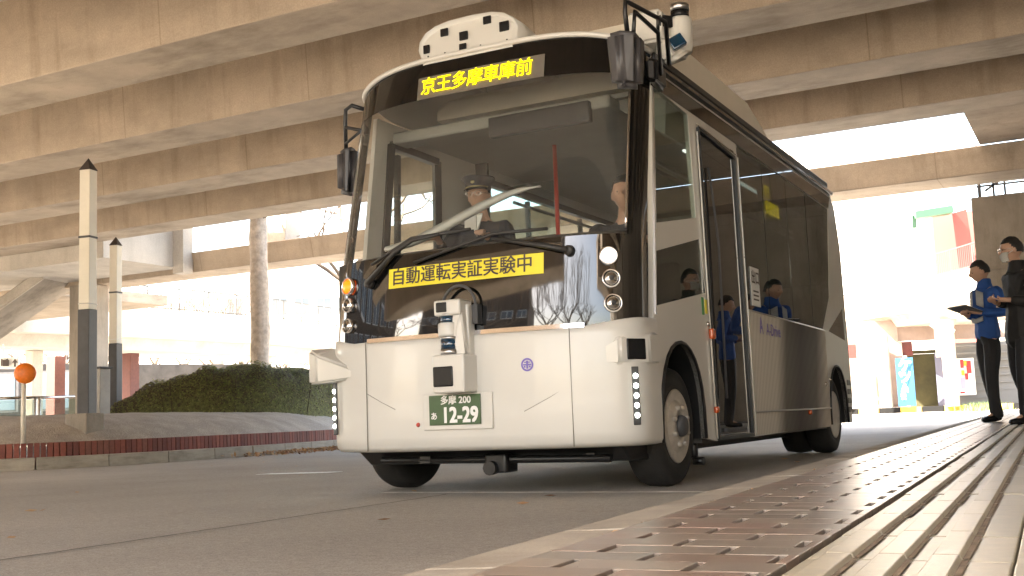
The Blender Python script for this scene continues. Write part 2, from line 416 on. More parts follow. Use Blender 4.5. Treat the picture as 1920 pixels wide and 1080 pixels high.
while s < 24:
    w = .098; off = 0 if i % 2 else .105
    t = .0-off
    while t < .435:
        t0, t1 = max(t, 0.004), min(t+.195, .437)
        if t1-t0 > .012:
            dz = rk.uniform(-.0006, .0006)
            b.hexa([K(t0, s+.0006, .15), K(t1, s+.0006, .15), K(t1, s+w-.0006, .15), K(t0, s+w-.0006, .15),
                    K(t0, s+.0006, ZP+dz+rk.uniform(-.0004, .0004)), K(t1, s+.0006, ZP+dz), K(t1, s+w-.0006, ZP+dz+rk.uniform(-.0004, .0004)), K(t0, s+w-.0006, ZP+dz)], .0016 if s < 8 else 0)
        t += .21
    s += w+.001; i += 1
structure('pavement', b, M['paver'])
b = MB(); s = -1.9
TW = .235
while s < 24:
    l = .318
    for j, t in enumerate((.452, .452+.30, .452+.60, .452+.9, .452+1.2)):
        w = .297; dz = rk.uniform(-.002, .002)
        b.hexa([K(t, s, .15), K(t+w, s, .15), K(t+w, s+l, .15), K(t, s+l, .15), K(t, s, ZP-.002+dz), K(t+w, s, ZP-.002+dz), K(t+w, s+l, ZP-.002+dz), K(t, s+l, ZP-.002+dz)], .003 if s < 6 else 0)
        if j == 0:
            for q in (.05, .128, .206):
                a0, a1 = t+q-.024, t+q+.024
                b.hexa([K(a0, s+.001, ZP-.004), K(a1, s+.001, ZP-.004), K(a1, s+l-.001, ZP-.004), K(a0, s+l-.001, ZP-.004),
                        K(a0+.005, s+.001, ZP+.0085), K(a1-.005, s+.001, ZP+.0085), K(a1-.005, s+l-.001, ZP+.0085), K(a0+.005, s+l-.001, ZP+.0085)], .002 if s < 6 else 0)
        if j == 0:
            b.mi = 1  # dark strips paint in the shade along each bar's right side
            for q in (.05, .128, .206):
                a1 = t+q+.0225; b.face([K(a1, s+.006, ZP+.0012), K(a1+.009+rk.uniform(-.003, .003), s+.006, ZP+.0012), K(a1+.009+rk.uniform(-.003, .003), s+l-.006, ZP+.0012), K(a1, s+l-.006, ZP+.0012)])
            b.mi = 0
    s += l+.004
structure('tactile_paving', b, [M['tactile'], mat('shade beside the bars', (.16, .125, .09), .95, var=.4, vscale=20)])

# ------------------------------------------------------------------ elevated deck
deck = thing('elevated_deck', 'brown concrete elevated deck on deep parallel beams roofing the whole bus stop', 'elevated deck', (-6, 7, 5))
DL, DR, NL = -26, 9.2, -16.5
BEAMS = [9.5+2.82*i for i in range(-6, 4)]
for y in BEAMS:
    for x0, x1 in (((-36 if y > 9 else DL if y > 3.2 else NL), DR),) if y > -2.4 else ((NL, -3.6), (2.2, DR)):
     b = MB()
     b.hexa([V(x0, y, 5), V(x1, y, 5), V(x1, y+.92, 5), V(x0, y+.92, 5), V(x0, y-.10, 6.25), V(x1, y-.10, 6.25), V(x1, y+1.02, 6.25), V(x0, y+1.02, 6.25)], .02)
     bm_ = obj('beam', b, [M['beam'], M['soffit']], deck)
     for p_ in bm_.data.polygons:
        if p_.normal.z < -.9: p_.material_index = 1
DR = 9.2
b = MB(); b.box((NL, -7.7, 6.26), (-3.6, -2.6, 6.7)); b.box((2.2, -7.7, 6.26), (DR, -2.6, 6.7)); b.box((NL, -2.6, 6.26), (DR, 3.0, 6.7)); b.box((DL, 3.0, 6.26), (DR, 9.0, 6.7)); b.box((-36, 9.0, 6.26), (DR, 18.95, 6.7)); b.box((NL, -8, 6.0), (-3.6, -7.7, 7.6)); b.box((DL, 18.6, 6.7), (DR+3, 18.93, 9.9))  # last box: unseen tall wall added to keep sun off the cross beam
obj('deck_slab', b, M['slab'], deck)
XL, XR = -21.0, -1.62
b = MB(); b.box((XR, 18.92, 5.02), (12, 21.55, 5.7)); obj('landing_slab', b, M['beam'], deck)
b = MB(); b.box((-36, 18.92, 4.62), (XL, 21.5, 6.6)); obj('side_deck', b, M['pale'], deck)
b = MB(); b.box((XL, 21.2, 4.45), (XL+.35, 21.55, 6.6)); obj('end_post', b, M['pale'], deck)
b = MB(); b.hexa([V(-36, 21.62, 4.5), V(12, 21.62, 4.5), V(12, 22.7, 4.5), V(-36, 22.7, 4.5), V(-36, 21.5, 5.0), V(12, 21.5, 5.0), V(12, 22.7, 5.0), V(-36, 22.7, 5.0)], .02)
obj('cross_beam', b, M['beam'], deck)
b = MB(); b.box((-36, 22.7, 4.66), (-28, 28, 5.0)); obj('rear_slab', b, M['slab'], deck)
# slim upright between the deck and the cross beam, seen against the sky
p = PX(560, 430, 29)
b = MB(); b.hexa([V(p.x-.33, 21.8, 5.0), V(p.x+.33, 21.8, 5.0), V(p.x+.33, 22.4, 5.0), V(p.x-.33, 22.4, 5.0), V(p.x-.5, 21.8, 6.6), V(p.x+.5, 21.8, 6.6), V(p.x+.5, 22.4, 6.6), V(p.x-.5, 22.4, 6.6)], .02)
obj('upright', b, M['pale'], deck)
# stair railing above the landing, seen through the gap
b = MB()
q0, q1, q2 = PX(1700, 268, 31), PX(1775, 222, 31), PX(1830, 215, 31)
for k in range(5):
    dz = V(0, 0, -.14*k)
    b.bar(q0+dz, q1+dz, .05, .05); b.bar(q1+dz, q2+dz, .05, .05)
for q in (q1, q2, q0.lerp(q1, .5)): b.bar(q+V(0, 0, .05), q+V(0, 0, -.9), .06, .06)
mono('stair_railing', b, M['pale'], 'white sloping stair railing above the bright gap in the deck', 'railing', loc=q1-V(0, 0, .9))

b = MB(); b.box((8.5, -9, 0), (9.0, 18.4, 6.24), .02)
for y in range(-8, 17, 4): b.box((8.3, y-.35, 0), (8.499, y+.35, 4.98), .02)
mono('station_wall', b, M['pale'], 'long pale concrete wall along the right of the pavement, mirrored in the bus flank', 'wall', loc=(8.7, 4, 0))
# pier left
b = MB(); b.hexa([V(-24.95, 21.3, 0), V(-24.2, 21.3, 0), V(-24.2, 22.0, 0), V(-24.95, 22.0, 0), V(-24.95, 21.3, 4.49), V(-24.2, 21.3, 4.49), V(-24.2, 22.0, 4.49), V(-24.95, 22.0, 4.49)], .03)
mono('concrete_pier', b, M['grey'], 'square concrete pier carrying the deck behind the two pointed poles', 'pier', loc=(-24.1, 21.8, 0))

# wall on the right behind the waiting men
wall = thing('parapet_wall', 'brown concrete walkway wall with black railing on top behind the two men', 'wall', (-1.9, 22.9, 1.5))
b = MB(); b.box((-1.95, 22.72, 2.0), (12, 23.05, 4.27), .012); b.box((-1.99, 22.68, 2.86), (12.02, 22.715, 2.92)); b.box((-.8, 22.74, 0), (12, 23.03, 2.0)); b.box((-.6, 22.74, 4.27), (12, 23.03, 4.66)); obj('wall', b, M['grey'], wall)  # last two boxes: unseen extensions added to darken reflections in the bus side
b = MB()
for x in (-1.8, -.9, .2, 1.2, 2.2): b.bar(V(x, 22.9, 4.26), V(x, 22.9, 5.3), .06, .06)
for z in (4.5, 4.72, 4.95, 5.2): b.bar(V(-1.85, 22.9, z), V(3, 22.9, z), .035, .035)
for x in (-1.55, -1.35): b.bar(V(x, 22.9, 4.26), V(x, 22.9, 4.75), .04, .04)
b.bar(V(-1.7, 22.9, 4.4), V(-.9, 22.9, 4.9), .04, .04)
obj('railing', b, M['dark_metal'], wall)

# ------------------------------------------------------------------ planted island
def catmull(P, n):
    out = []
    for i in range(1, len(P)-2):
        p0, p1, p2, p3 = P[i-1], P[i], P[i+1], P[i+2]
        for k in range(n):
            t = k/n
            out.append(.5*((2*p1)+(-p0+p2)*t+(2*p0-5*p1+4*p2-p3)*t*t+(-p0+3*p1-3*p2+p3)*t**3))
    out.append(P[-2]); return out
KP = catmull([V(-17, 5.2, 0), V(-14.6, 7.3, 0), V(-12.9, 8.7, 0), V(-11.75, 9.85, 0), V(-11.33, 11.2, 0), V(-11.36, 12.8, 0), V(-11.6, 14.5, 0), V(-12.1, 16.5, 0), V(-13.2, 19, 0), V(-15, 21.5, 0), V(-18, 24, 0)], 40)
def resample(P, step):
    out = [P[0]]; acc = 0
    for a, c in zip(P, P[1:]):
        l = (c-a).length
        while acc+l >= step:
            t = (step-acc)/l; a = a.lerp(c, t); out.append(a); l = (c-a).length; acc = 0
        acc += l
    return out
def nrm(P, i):
    d = (P[min(i+1, len(P)-1)]-P[max(i-1, 0)]).normalized(); return V(-d.y, d.x, 0)   # to the island side
def kstrip(b, P, step, d0, d1, z0, z1, gap, bev, jit=0.0):
    Q = resample(P, step)
    for i in range(len(Q)-1):
        n0, n1 = nrm(Q, i), nrm(Q, i+1); d = (Q[i+1]-Q[i]).normalized()*gap/2; j = rk.uniform(-jit, jit)
        a, c = Q[i]+d, Q[i+1]-d
        b.hexa([a+n0*(d0+j)+V(0,0,z0), c+n1*(d0+j)+V(0,0,z0), c+n1*d1+V(0,0,z0), a+n0*d1+V(0,0,z0), a+n0*(d0+.01+j)+V(0,0,z1), c+n1*(d0+.01+j)+V(0,0,z1), c+n1*d1+V(0,0,z1), a+n0*d1+V(0,0,z1)], bev)
b = MB(); kstrip(b, KP, .9, 0, .17, -.02, .155, .014, .012, .004); structure('island_kerb', b, M['kerbc'])
b = MB(); kstrip(b, KP, .085, .175, .29, 0, .335, .012, .004, .004); mono('brick_edging', b, M['edge_brick'], 'low curved edging of upright red bricks around the gravel island', 'brick edging', loc=None)
b = MB()
def kd(x, y):
    best = 9e9; k = 0
    for i in range(0, len(KP), 4):
        d = (KP[i].x-x)**2+(KP[i].y-y)**2
        if d < best: best = d; k = i
    n = nrm(KP, k); s_ = (V(x, y, 0)-KP[k]).dot(n)
    return s_
def mound(x, y):
    d = max(0, kd(x, y)-.28)
    left = min(1, max(0, (y-8.3)/2.6)); left = left*left*(3-2*left)
    h = .30+(.10+.34*left)*(1-math.exp(-d*1.7))
    return h+.035*noise.noise(V(x*.9, y*.9, 0))+.012*noise.noise(V(x*4, y*4, 3))
Q = resample(KP, .14); rows = []
for k in range(30):
    d = .28+.012*k+.0065*k*k
    rows.append([b.bm.verts.new(V(p.x+nrm(Q, i).x*d, p.y+nrm(Q, i).y*d, 0)) for i, p in enumerate(Q)])
for r_ in rows:
    for v in r_: v.co.z = mound(v.co.x, v.co.y)
b.skin(rows, False, True)
o = structure('gravel_mound', b, M['gravel'])

# hedge
def hedge_mesh():
    b = MB(); rh = random.Random(8)
    C = catmull([V(-18, 14.7, 0), V(-16.1, 14.65, 0), V(-14.2, 15.0, 0), V(-13.45, 16.2, 0), V(-13.6, 17.8, 0), V(-14.5, 20.2, 0), V(-16, 22, 0)], 20)
    C = resample(C, .05)
    n = len(C); W = 1.55
    for i in range(n):
        nn = nrm(C, i); f = i/n
        H = (.55+.27*math.sin(min(1, f*2.4)*math.pi/2))*(1+.06*math.sin(i*.21)+.05*math.sin(i*.5+1))
        H *= .94+.42*f
        if f < .1: H *= .45+5.5*f
        for k in range(230):
            a = rh.uniform(-.06, 1.03); q = a*math.pi
            # rounded box profile, front (a=0) to back (a=1)
            cxp = math.copysign(abs(math.cos(q))**.55, math.cos(q)); sz = max(0, math.sin(q))**.5
            rr = 1-abs(rh.gauss(0, .03))+.05*noise.noise(V(C[i].x*2, C[i].y*2, a*5))
            p = C[i]+nn*(W/2-W/2*cxp*rr+rh.uniform(-.02, .02))
            base = mound(C[i].x, C[i].y)
            p = V(p.x, p.y, base-.03+H*sz*rr+rh.uniform(-.02, .03))
            s_ = rh.uniform(.018, .036)
            no = (nn*(-cxp)+V(0, 0, sz*1.2)+V(rh.gauss(0, .3), rh.gauss(0, .3), rh.gauss(0, .3))).normalized()
            d = no.cross(V(rh.gauss(0, 1), rh.gauss(0, 1), rh.gauss(0, 1))).normalized(); e = d.cross(no)
            b.mi = 1 if a < .36 and rh.random() < .55 else 0
            b.face([p-e*s_*.45, p+d*s_*.9-e*s_*.1, p+d*s_*1.4, p+e*s_*.45])
        # woody inside
        if i % 3 == 0:
            p = C[i]+nn*rh.uniform(.06, .5); base = mound(p.x, p.y)-.05
            b.mi = 1
            b.tube([V(p.x, p.y, base), V(p.x+rh.uniform(-.12, .12), p.y+rh.uniform(-.12, .12), base+H*.8)], .008, 4)
            b.mi = 0
    b.mi = 2
    rows = []
    for i in range(0, n, 4):
        nn = nrm(C, i); f = i/n; H = (.55+.27*math.sin(min(1, f*2.4)*math.pi/2))*.97*(.94+.42*f)*(1+.06*math.sin(i*.21)+.05*math.sin(i*.5+1))
        if f < .1: H *= .45+5.5*f
        base = mound(C[i].x, C[i].y)-.05
        rows.append([b.bm.verts.new(C[i]+nn*(W/2-(W/2-.07)*math.copysign(abs(math.cos(q))**.55, math.cos(q)))+V(0, 0, base+H*max(0, math.sin(q))**.5)) for q in [math.pi*j/12 for j in range(13)]])
    b.skin(rows, False, True)
    return b
b = hedge_mesh()
mono('hedge', b, [M['leaf'], mat('brown hedge twigs', (.07, .05, .028), .95), mat('inner hedge twigs', (.12, .125, .04), .95, var=.5, vscale=16, bump=1, bscale=30)], 'low clipped green hedge curving over the gravel island', 'hedge', loc=None)

# litter
b = MB(); rl = random.Random(2); Q = resample(KP, .02)
for k in range(2600):
    i = rl.randrange(len(Q)); 
    if not (12.3 < Q[i].y < 18.5): continue
    if Q[i].y < 13.2 and rl.random() > (Q[i].y-12.2): continue
    p = Q[i]-nrm(Q, i)*(abs(rl.gauss(0, .24))+.015)+V(0, 0, rl.uniform(.006, .06))
    d = V(rl.gauss(0, 1), rl.gauss(0, 1), rl.gauss(0, .5)).normalized(); e = d.cross(V(rl.gauss(0, .4), rl.gauss(0, .4), 1)).normalized(); s_ = rl.uniform(.025, .05)
    b.face([p-d*s_-V(0,0,.004), p+e*s_*.5, p+d*s_, p-e*s_*.5])
for k in range(36):
    p = V(rl.uniform(-9.5, -.9), rl.uniform(3.0, 17), .008)
    d = V(rl.gauss(0, 1), rl.gauss(0, 1), 0).normalized(); e = V(-d.y, d.x, .3); s_ = rl.uniform(.02, .04)
    b.face([p-d*s_, p+e*s_*.5, p+d*s_, p-e*s_*.5])
for k in range(70):
    s_ = rl.uniform(.3, 6); p = K(-.006+rl.gauss(0, .006), s_, ZP-.006); d = V(rl.gauss(0, 1), rl.gauss(0, 1), rl.gauss(0, .6)).normalized(); e = V(-d.y, d.x, .4); q = rl.uniform(.004, .011)
    b.face([p-d*q, p+e*q*.5, p+d*q, p-e*q*.5])
o = obj('fallen_leaves', b, M['litter']); tag(o, 'brown dry leaves drifted along the foot of the island kerb', 'leaves', kind='stuff')

# pointed poles
def pole(loc, H, label, pedestal, rot):
    t = thing('pointed_pole', label, 'pole', loc, 'pointed two tone poles on the gravel island')
    x, y, z = loc; w = .09
    def ring(b, z0, z1, w0, w1):
        c, s_ = math.cos(rot), math.sin(rot)
        P = []
        for zz, ww in ((z0, w0), (z1, w1)):
            for sx, sy in ((-1,-1),(1,-1),(1,1),(-1,1)): P.append(V(x+ww*(sx*c-sy*s_), y+ww*(sx*s_+sy*c), zz))
        b.hexa(P, .008)
    hz = z+H*.40
    b = MB(); ring(b, z-.06, hz, w, w); obj('dark_base', b, M['dark_metal'], t)
    b = MB(); ring(b, hz+.002, z+H-.17, w*.93, w*.90)
    obj('white_shaft', b, M['white_paint'], t)
    b = MB(); ring(b, hz+.07, hz+.085, w*1.0, w*1.0); obj('lower_band', b, M['white'], t)
    b = MB(); ring(b, z+H*.68, z+H*.68+.03, w*1.02, w*1.02); obj('dark_band', b, M['dark_metal'], t)
    b = MB(); ring(b, z+H-.17, z+H, w*1.02, .004); obj('pointed_cap', b, mat('dark brown cap', (.05, .04, .035), .6), t)
    if pedestal:
        b = MB(); b.box((x-.25, y-.15, z-.35), (x+.16, y+.15, z-.0), .015); obj('pedestal', b, M['grey'], t)
    return t
p1 = PX(163, 775, 15.0); p2 = PX(216, 780, 21)
pole((p1.x, p1.y, p1.z), PX(174, 283, 15).z-p1.z, 'nearer and taller pointed pole, dark below and white above, on a concrete block', True, R(12))
pole((p2.x, p2.y, p2.z), PX(226, 437, 21).z-p2.z, 'shorter pointed pole, dark below and white above, beside the hedge end', False, R(12))

# cabinet
cab = thing('utility_cabinet', 'slim grey metal cabinet standing between the two pointed poles', 'cabinet', (-13.5, 12.15, .55))
b = MB(); b.box((-13.60, 12.02, .5), (-13.40, 12.22, 1.40), .01); obj('body', b, mat('grey cabinet paint', (.36, .34, .31), .5, var=.12, vscale=6), cab)
b = MB(); b.box((-13.63, 11.99, 1.40), (-13.37, 12.25, 1.43), .006); obj('roof_plate', b, M['dark_metal'], cab)
b = MB(); b.box((-13.60, 12.005, 1.20), (-13.51, 12.018, 1.33), .01); obj('label_plate', b, M['dark_metal'], cab)

# orange reflector
rf = thing('reflector_sign', 'round orange reflector on a thin pale post beside the glass fence', 'reflector', tuple(PX(45, 830, 14.2)))
p = PX(47, 700, 14.0); q = PX(43, 845, 14.2)
b = MB(); b.tube([V(q.x, q.y, .2), V(q.x, q.y, p.z+.06)], .03, 12); obj('post', b, M['white_paint'], rf)
fa = (V(0, 0, CAMH)-p); fa.z = 0; fa.normalize()
b = MB(); b.lathe([(.12, -.03), (.13, -.01), (.125, .012), (.06, .026), (0, .03)], p, fa, 28); obj('reflector', b, mat('orange reflector', (.85, .2, .015), .35, emit=(1, .25, .02), estr=.0, var=.12, vscale=30), rf)

# glass fence
gf = thing('glass_fence', 'clear glass fence with steel rail at the far left of the island', 'fence', tuple(PX(60, 850, 16.5)))
A, B_ = PX(-60, 748, 16.3), PX(140, 744, 17.3)
b = MB(); b.tube([A, B_], .022, 10)
for x in (66, 74): q = PX(x, 744, 16.9); b.tube([q, V(q.x, q.y, .1)], .018, 8)
obj('rail', b, M['chrome'], gf)
b = MB(); d = (B_-A)
for t0, t1 in ((0, .6), (.66, 1)):
    a, c = A+d*t0, A+d*t1
    b.hexa([V(a.x, a.y, .15), V(c.x, c.y, .15), V(c.x, c.y+.012, .15), V(a.x, a.y+.012, .15), a-V(0, 0, .03), c-V(0, 0, .03), c+V(0, .012, -.03), a+V(0, .012, -.03)])
obj('glass_panel', b, M['clear'], gf)

# trunk
def tree(loc, H, r0, label, name='bare_tree', limbs=9, seed=1, depth=3, trunk_h=None, group=None, bark=None, lean=V(0, 0, 0)):
    rt = random.Random(seed); t = thing(name, label, 'tree', loc, group); x, y, z = loc
    bk = bark or M['bark']; th = trunk_h or H*.45
    b = MB(); pts = []; rr = []
    for i in range(15):
        f = i/14; pts.append(V(x, y, z-.1+f*th)+lean*f+V(rt.uniform(-.02, .02), rt.uniform(-.02, .02), 0)*r0*4); rr.append(r0*(1.18-.1*min(1, f*6)-.18*f)*(1+rt.uniform(-.05, .05)))
    b.tube(pts, rr, 14); obj('trunk', b, bk, t)
    b = MB()
    def grow(p, d, l, r, k):
        n = 4; pts = [p]; rr = [r]
        for i in range(n):
            d = (d+V(rt.gauss(0, .16), rt.gauss(0, .16), rt.gauss(.06, .1))).normalized(); p = p+d*l/n; pts.append(p); rr.append(r*(1-.5*(i+1)/n))
        b.tube(pts, rr, 5 if k > 1 else 4, cap=False)
        if k == 0: return
        for i in range(3 if k > 1 else 4):
            q = pts[rt.randint(2, n)]; e = (d+V(rt.gauss(0, .6), rt.gauss(0, .6), rt.gauss(.1, .4))).normalized()
            grow(q, e, l*rt.uniform(.5, .75), r*.5, k-1)
    top = pts[-1]
    for i in range(limbs):
        a = 2*math.pi*i/limbs+rt.uniform(-.3, .3); q = pts[rt.randint(11, 14)]
        grow(q, V(math.cos(a)*.7, math.sin(a)*.7, rt.uniform(.5, 1.1)).normalized(), (H-th)*rt.uniform(.45, .65), r0*.42, depth-1)
    obj('crown', b, M['twig'], t)
    return t
p = PX(490, 700, 25.8); tree((p.x, p.y, .5), 10.5, .215, 'thick pale mottled tree trunk rising behind the hedge through the deck gap', 'tree', 7, 4, 3, 6.2, lean=V(-.15, .1, 0))
p = PX(655, 640, 30); tree((p.x, p.y, 0), 10, .15, 'thinner tree with forked limbs half hidden by the bus edge', 'tree', 5, 14, 3, 5.4)

# ------------------------------------------------------------------ left far side: footbridge, building under it
def ribbon_bridge(t, P, z0, z1, w, rail, side=1):
    b = MB(); rows = []
    for i, p in enumerate(P):
        n = nrm(P, i)*side
        rows.append([b.bm.verts.new(p+n*a+V(0, 0, z)) for a, z in ((0, z0), (0, z1), (.25, z1), (.25, z0+.5), (w, z0+.5), (w, z0-.45), (1.0, z0-.45), (.75, z0))])
    b.skin(rows, True, False); obj('fascia', b, M['pale'], t)
    b = MB(); Q = resample(P, .14)
    for i, p in enumerate(Q):
        n = nrm(Q, i)*side; q = p+n*.12
        if i % 12 == 0: b.bar(q+V(0, 0, z1), q+V(0, 0, z1+rail), .05, .05)
        else: b.bar(q+V(0, 0, z1+.08), q+V(0, 0, z1+rail-.03), .018, .018)
    Q = resample(P, .8)
    for i in range(len(Q)-1):
        n = nrm(Q, i)*side*.12
        for z in (z1+.08, z1+rail): b.bar(Q[i]+n+V(0, 0, z), Q[i+1]+n+V(0, 0, z), .04, .04)
    obj('railing', b, mat('grey bridge railing', (.05, .047, .043), .5), t)
fb = thing('footbridge', 'long pale concrete footbridge with railing curving around the far side of the stop', 'footbridge', tuple(G(-12, 50)))
P = catmull([G(-32, 27), G(-24.5, 34), G(-18.5, 40.5), G(-11.8, 51), G(-9.4, 57), G(-6, 63), G(0, 66), G(8, 63.5), G(13.2, 57.5), G(15.6, 51.7), G(17.2, 45), G(17.9, 38), G(18.2, 30)], 8)
ribbon_bridge(fb, P, 4.25, 5.45, 4.5, .95)
def column(loc, r, h, label, square=False, group='pale columns under the footbridge'):
    b = MB(); x, y, z = loc
    if square: b.box((x-r, y-r, z), (x+r, y+r, h), .03)
    else: b.lathe([(r, 0), (r, h-z)], loc, V(0, 0, 1), 24)
    return mono('column', b, M['pale'], label, 'column', group, loc)
c0 = PX(62, 835, 44); column((c0.x, c0.y, 0), .24, 3.79, 'pale column under the footbridge left of the pier beside the orange reflector', True)
c0 = PX(700/3+220+5, 700, 52); 
c0 = G(-12.2, 54); column((c0.x, c0.y, 0), .3, 3.79, 'pale column under the footbridge just right of the shorter pointed pole', True)
# building beneath the footbridge at far left
bl = thing('station_building', 'dark recessed building with brick red piers under the far left footbridge', 'building', tuple(G(-20, 50)))
def wallseg(b, a, c, z0, z1, th=.3):
    d = (c-a); n = V(-d.y, d.x, 0).normalized()*th
    b.hexa([V(a.x, a.y, z0), V(c.x, c.y, z0), V(c.x+n.x, c.y+n.y, z0), V(a.x+n.x, a.y+n.y, z0), V(a.x, a.y, z1), V(c.x, c.y, z1), V(c.x+n.x, c.y+n.y, z1), V(a.x+n.x, a.y+n.y, z1)])
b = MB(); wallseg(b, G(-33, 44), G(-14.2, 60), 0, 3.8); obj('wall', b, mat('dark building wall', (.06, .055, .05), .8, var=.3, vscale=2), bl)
for x, w in ((104, .55), (245, .5), (-40, .5)):
    p = PX(x, 760, 48); b = MB(); b.box((p.x-w/2, p.y-w/2, 0), (p.x+w/2, p.y+w/2, 3.8), .02); obj('brick_pier', b, mat('brick red tiles', (.10, .034, .027), .7, var=.2, vscale=9), bl)
for x0, x1 in ((-20, 35), (118, 135), (75, 92)):
    a, c = PX(x0, 700, 50), PX(x1, 700, 50); b = MB()
    wallseg(b, a, c, 1.5, 3.3, .1); fr = obj('window', b, M['dark_metal'], bl)
    b = MB(); o_ = (V(0,0,0)-a); o_.z = 0; o_.normalize(); wallseg(b, a.lerp(c, .12)+o_*.02, a.lerp(c, .88)+o_*.02, 1.6, 3.2, .01); obj('pane', b, mat('bluish window pane', (.10, .13, .16), .1), fr)
# direction sign
ds = thing('direction_sign', 'white hanging direction sign reading 16 with an arrow at the far left', 'sign', tuple(PX(18, 680, 38)))
b = MB(); a, c = PX(-40, 681, 38), PX(36, 681, 38); dv = (c-a).normalized(); un = V(0, 0, 1)
b.obox((a+c)/2, dv*(c-a).length/2, dv.cross(un)*.04, un*.20, .01); obj('board', b, M['white'], ds)
b = MB(); oc = (a+c)/2; nf = (V(0, 0, CAMH)-oc); nf.z = 0; nf.normalize()
b.text('16', .34, lambda x, y: PX(8, 680, 37.9)+dv*x+un*y, .008)
for pts in ([(-.1, 0), (0, .14), (.1, 0), (.035, 0), (.035, -.14), (-.035, -.14), (-.035, 0)], [(-.42, -.12), (-.2, -.12), (-.2, .1), (-.42, .1)]):
    cc = PX(28, 680, 37.9) ; b.face([cc+dv*x+un*y for x, y in pts])
obj('lettering', b, M['ink'], ds)
b = MB(); b.bar(PX(6, 645, 38), PX(6, 672, 38), .05, .05); b.bar(PX(-6, 657, 38), PX(22, 655, 38), .04, .04); obj('hanger', b, M['white'], ds)
# stair
st = thing('concrete_stair', 'underside of a sloping concrete stair rising to the deck at the far left', 'stair', (-25.8, 20.2, 2.9))
b = MB(); a, c = PX(-80, 634, 30), PX(86, 518, 30); off = V(-.5, 1.6, 0)
b.hexa([a, c, c+off, a+off, a+V(0, 0, .3), c+V(0, 0, .3), c+off+V(0, 0, .3), a+off+V(0, 0, .3)], .01); obj('flight', b, M['grey'], st)
b = MB(); b.bar(a+V(.1, -.12, .1), c+V(.1, -.12, .1), .06, .2); obj('stringer', b, M['pale'], st)
b = MB(); b.bar(a+V(.15, -.2, -.12), c+V(.15, -.2, -.08), .05, .05); obj('pipe', b, M['pale'], st)

# ------------------------------------------------------------------ far buildings
def building(name, label, P0, P1, z1, wm, rows, cols, z0=6.5, wz=1.6, wfrac=.7, depth=12, win=None):
    t = thing(name, label, 'building', tuple((P0+P1)/2)); d = P1-P0; n = V(-d.y, d.x, 0).normalized()*depth
    if n.dot(P0) < 0: n = -n
    b = MB(); b.hexa([P0, P1, P1+n, P0+n, P0+V(0,0,z1), P1+V(0,0,z1), P1+n+V(0,0,z1), P0+n+V(0,0,z1)]); obj('wall', b, wm, t)
    dv = d.normalized(); L_ = d.length/cols; nf = -n.normalized()
    dz = (z1-z0-.8)/max(1, rows)
    for r_ in range(rows):
        for k in range(cols):
            cc = P0+dv*L_*(k+.5)+V(0, 0, z0+dz*(r_+.5)); w = L_*wfrac/2
            b = MB(); b.obox(cc+nf*.04, dv*w, nf*.08, V(0, 0, wz/2)); f_ = obj('window', b, M['white'], t)
            b = MB()
            for s_ in (-.5, .5): b.obox(cc+nf*.11+dv*w*s_, dv*w*.44, nf*.02, V(0, 0, wz/2-.1))
            obj('pane', b, win or M['pane'], f_)
    b = MB(); b.hexa([P0+nf*.3+V(0,0,z1), P1+nf*.3+V(0,0,z1), P1+n+V(0,0,z1), P0+n+V(0,0,z1), P0+nf*.3+V(0,0,z1+.6), P1+nf*.3+V(0,0,z1+.6), P1+n+V(0,0,z1+.6), P0+n+V(0,0,z1+.6)]); obj('roof', b, M['pale'], t)
    return t
M['pane'] = mat('pale window pane', (.11, .13, .15), .15)
M['bwhite'] = mat('white building tiles', (.78, .76, .72), .6, var=.05, vscale=.5)
building('office_building', 'white office building with window bands beyond the tree trunk', G(-24, 92), G(-8, 96), 12.5, M['bwhite'], 2, 9)
building('apartment_block', 'pale block far behind the left footbridge', G(-44, 96), G(-27, 92), 10.5, M['bwhite'], 2, 7)
rb = building('station_hall', 'white hall with green eaves and brick red end seen right of the bus', G(12, 80), G(28, 74), 18, M['bwhite'], 0, 1)
b = MB(); b.hexa([PX(1785, 400, 70), PX(1812, 392, 70), PX(1832, 520, 70), PX(1802, 530, 70), PX(1785, 400, 70.4), PX(1812, 392, 70.4), PX(1832, 520, 70.4), PX(1802, 530, 70.4)])
b.box(tuple(PX(1790, 700, 71)-V(.6, 0, 0)), tuple(PX(1790, 395, 71)+V(1.6, 1, 0))); obj('red_panel', b, mat('brick red panel', (.17, .04, .032), .7), rb)
b = MB(); b.bar(PX(1712, 405, 70), PX(1782, 394, 70), 1, .45); b.bar(PX(1712, 405, 70), PX(1712, 428, 70), .3, .3); obj('eaves', b, mat('green eaves', (.03, .09, .05), .6), rb)
# winter trees beyond the left footbridge
for i, (x, d, h) in enumerate(((290, 62, 9.5), (345, 66, 10.5), (400, 63, 9.5), (455, 68, 10), (120, 60, 9.5), (60, 64, 9), (205, 66, 10), (530, 75, 9))):
    p = PX(x, 700, d); tree((p.x, p.y, 0), h, .15, ['slender bare winter tree rising behind the footbridge railing'][0], 'bare_tree', 7, 20+i, 4, h*.5, 'bare winter trees beyond the footbridge')

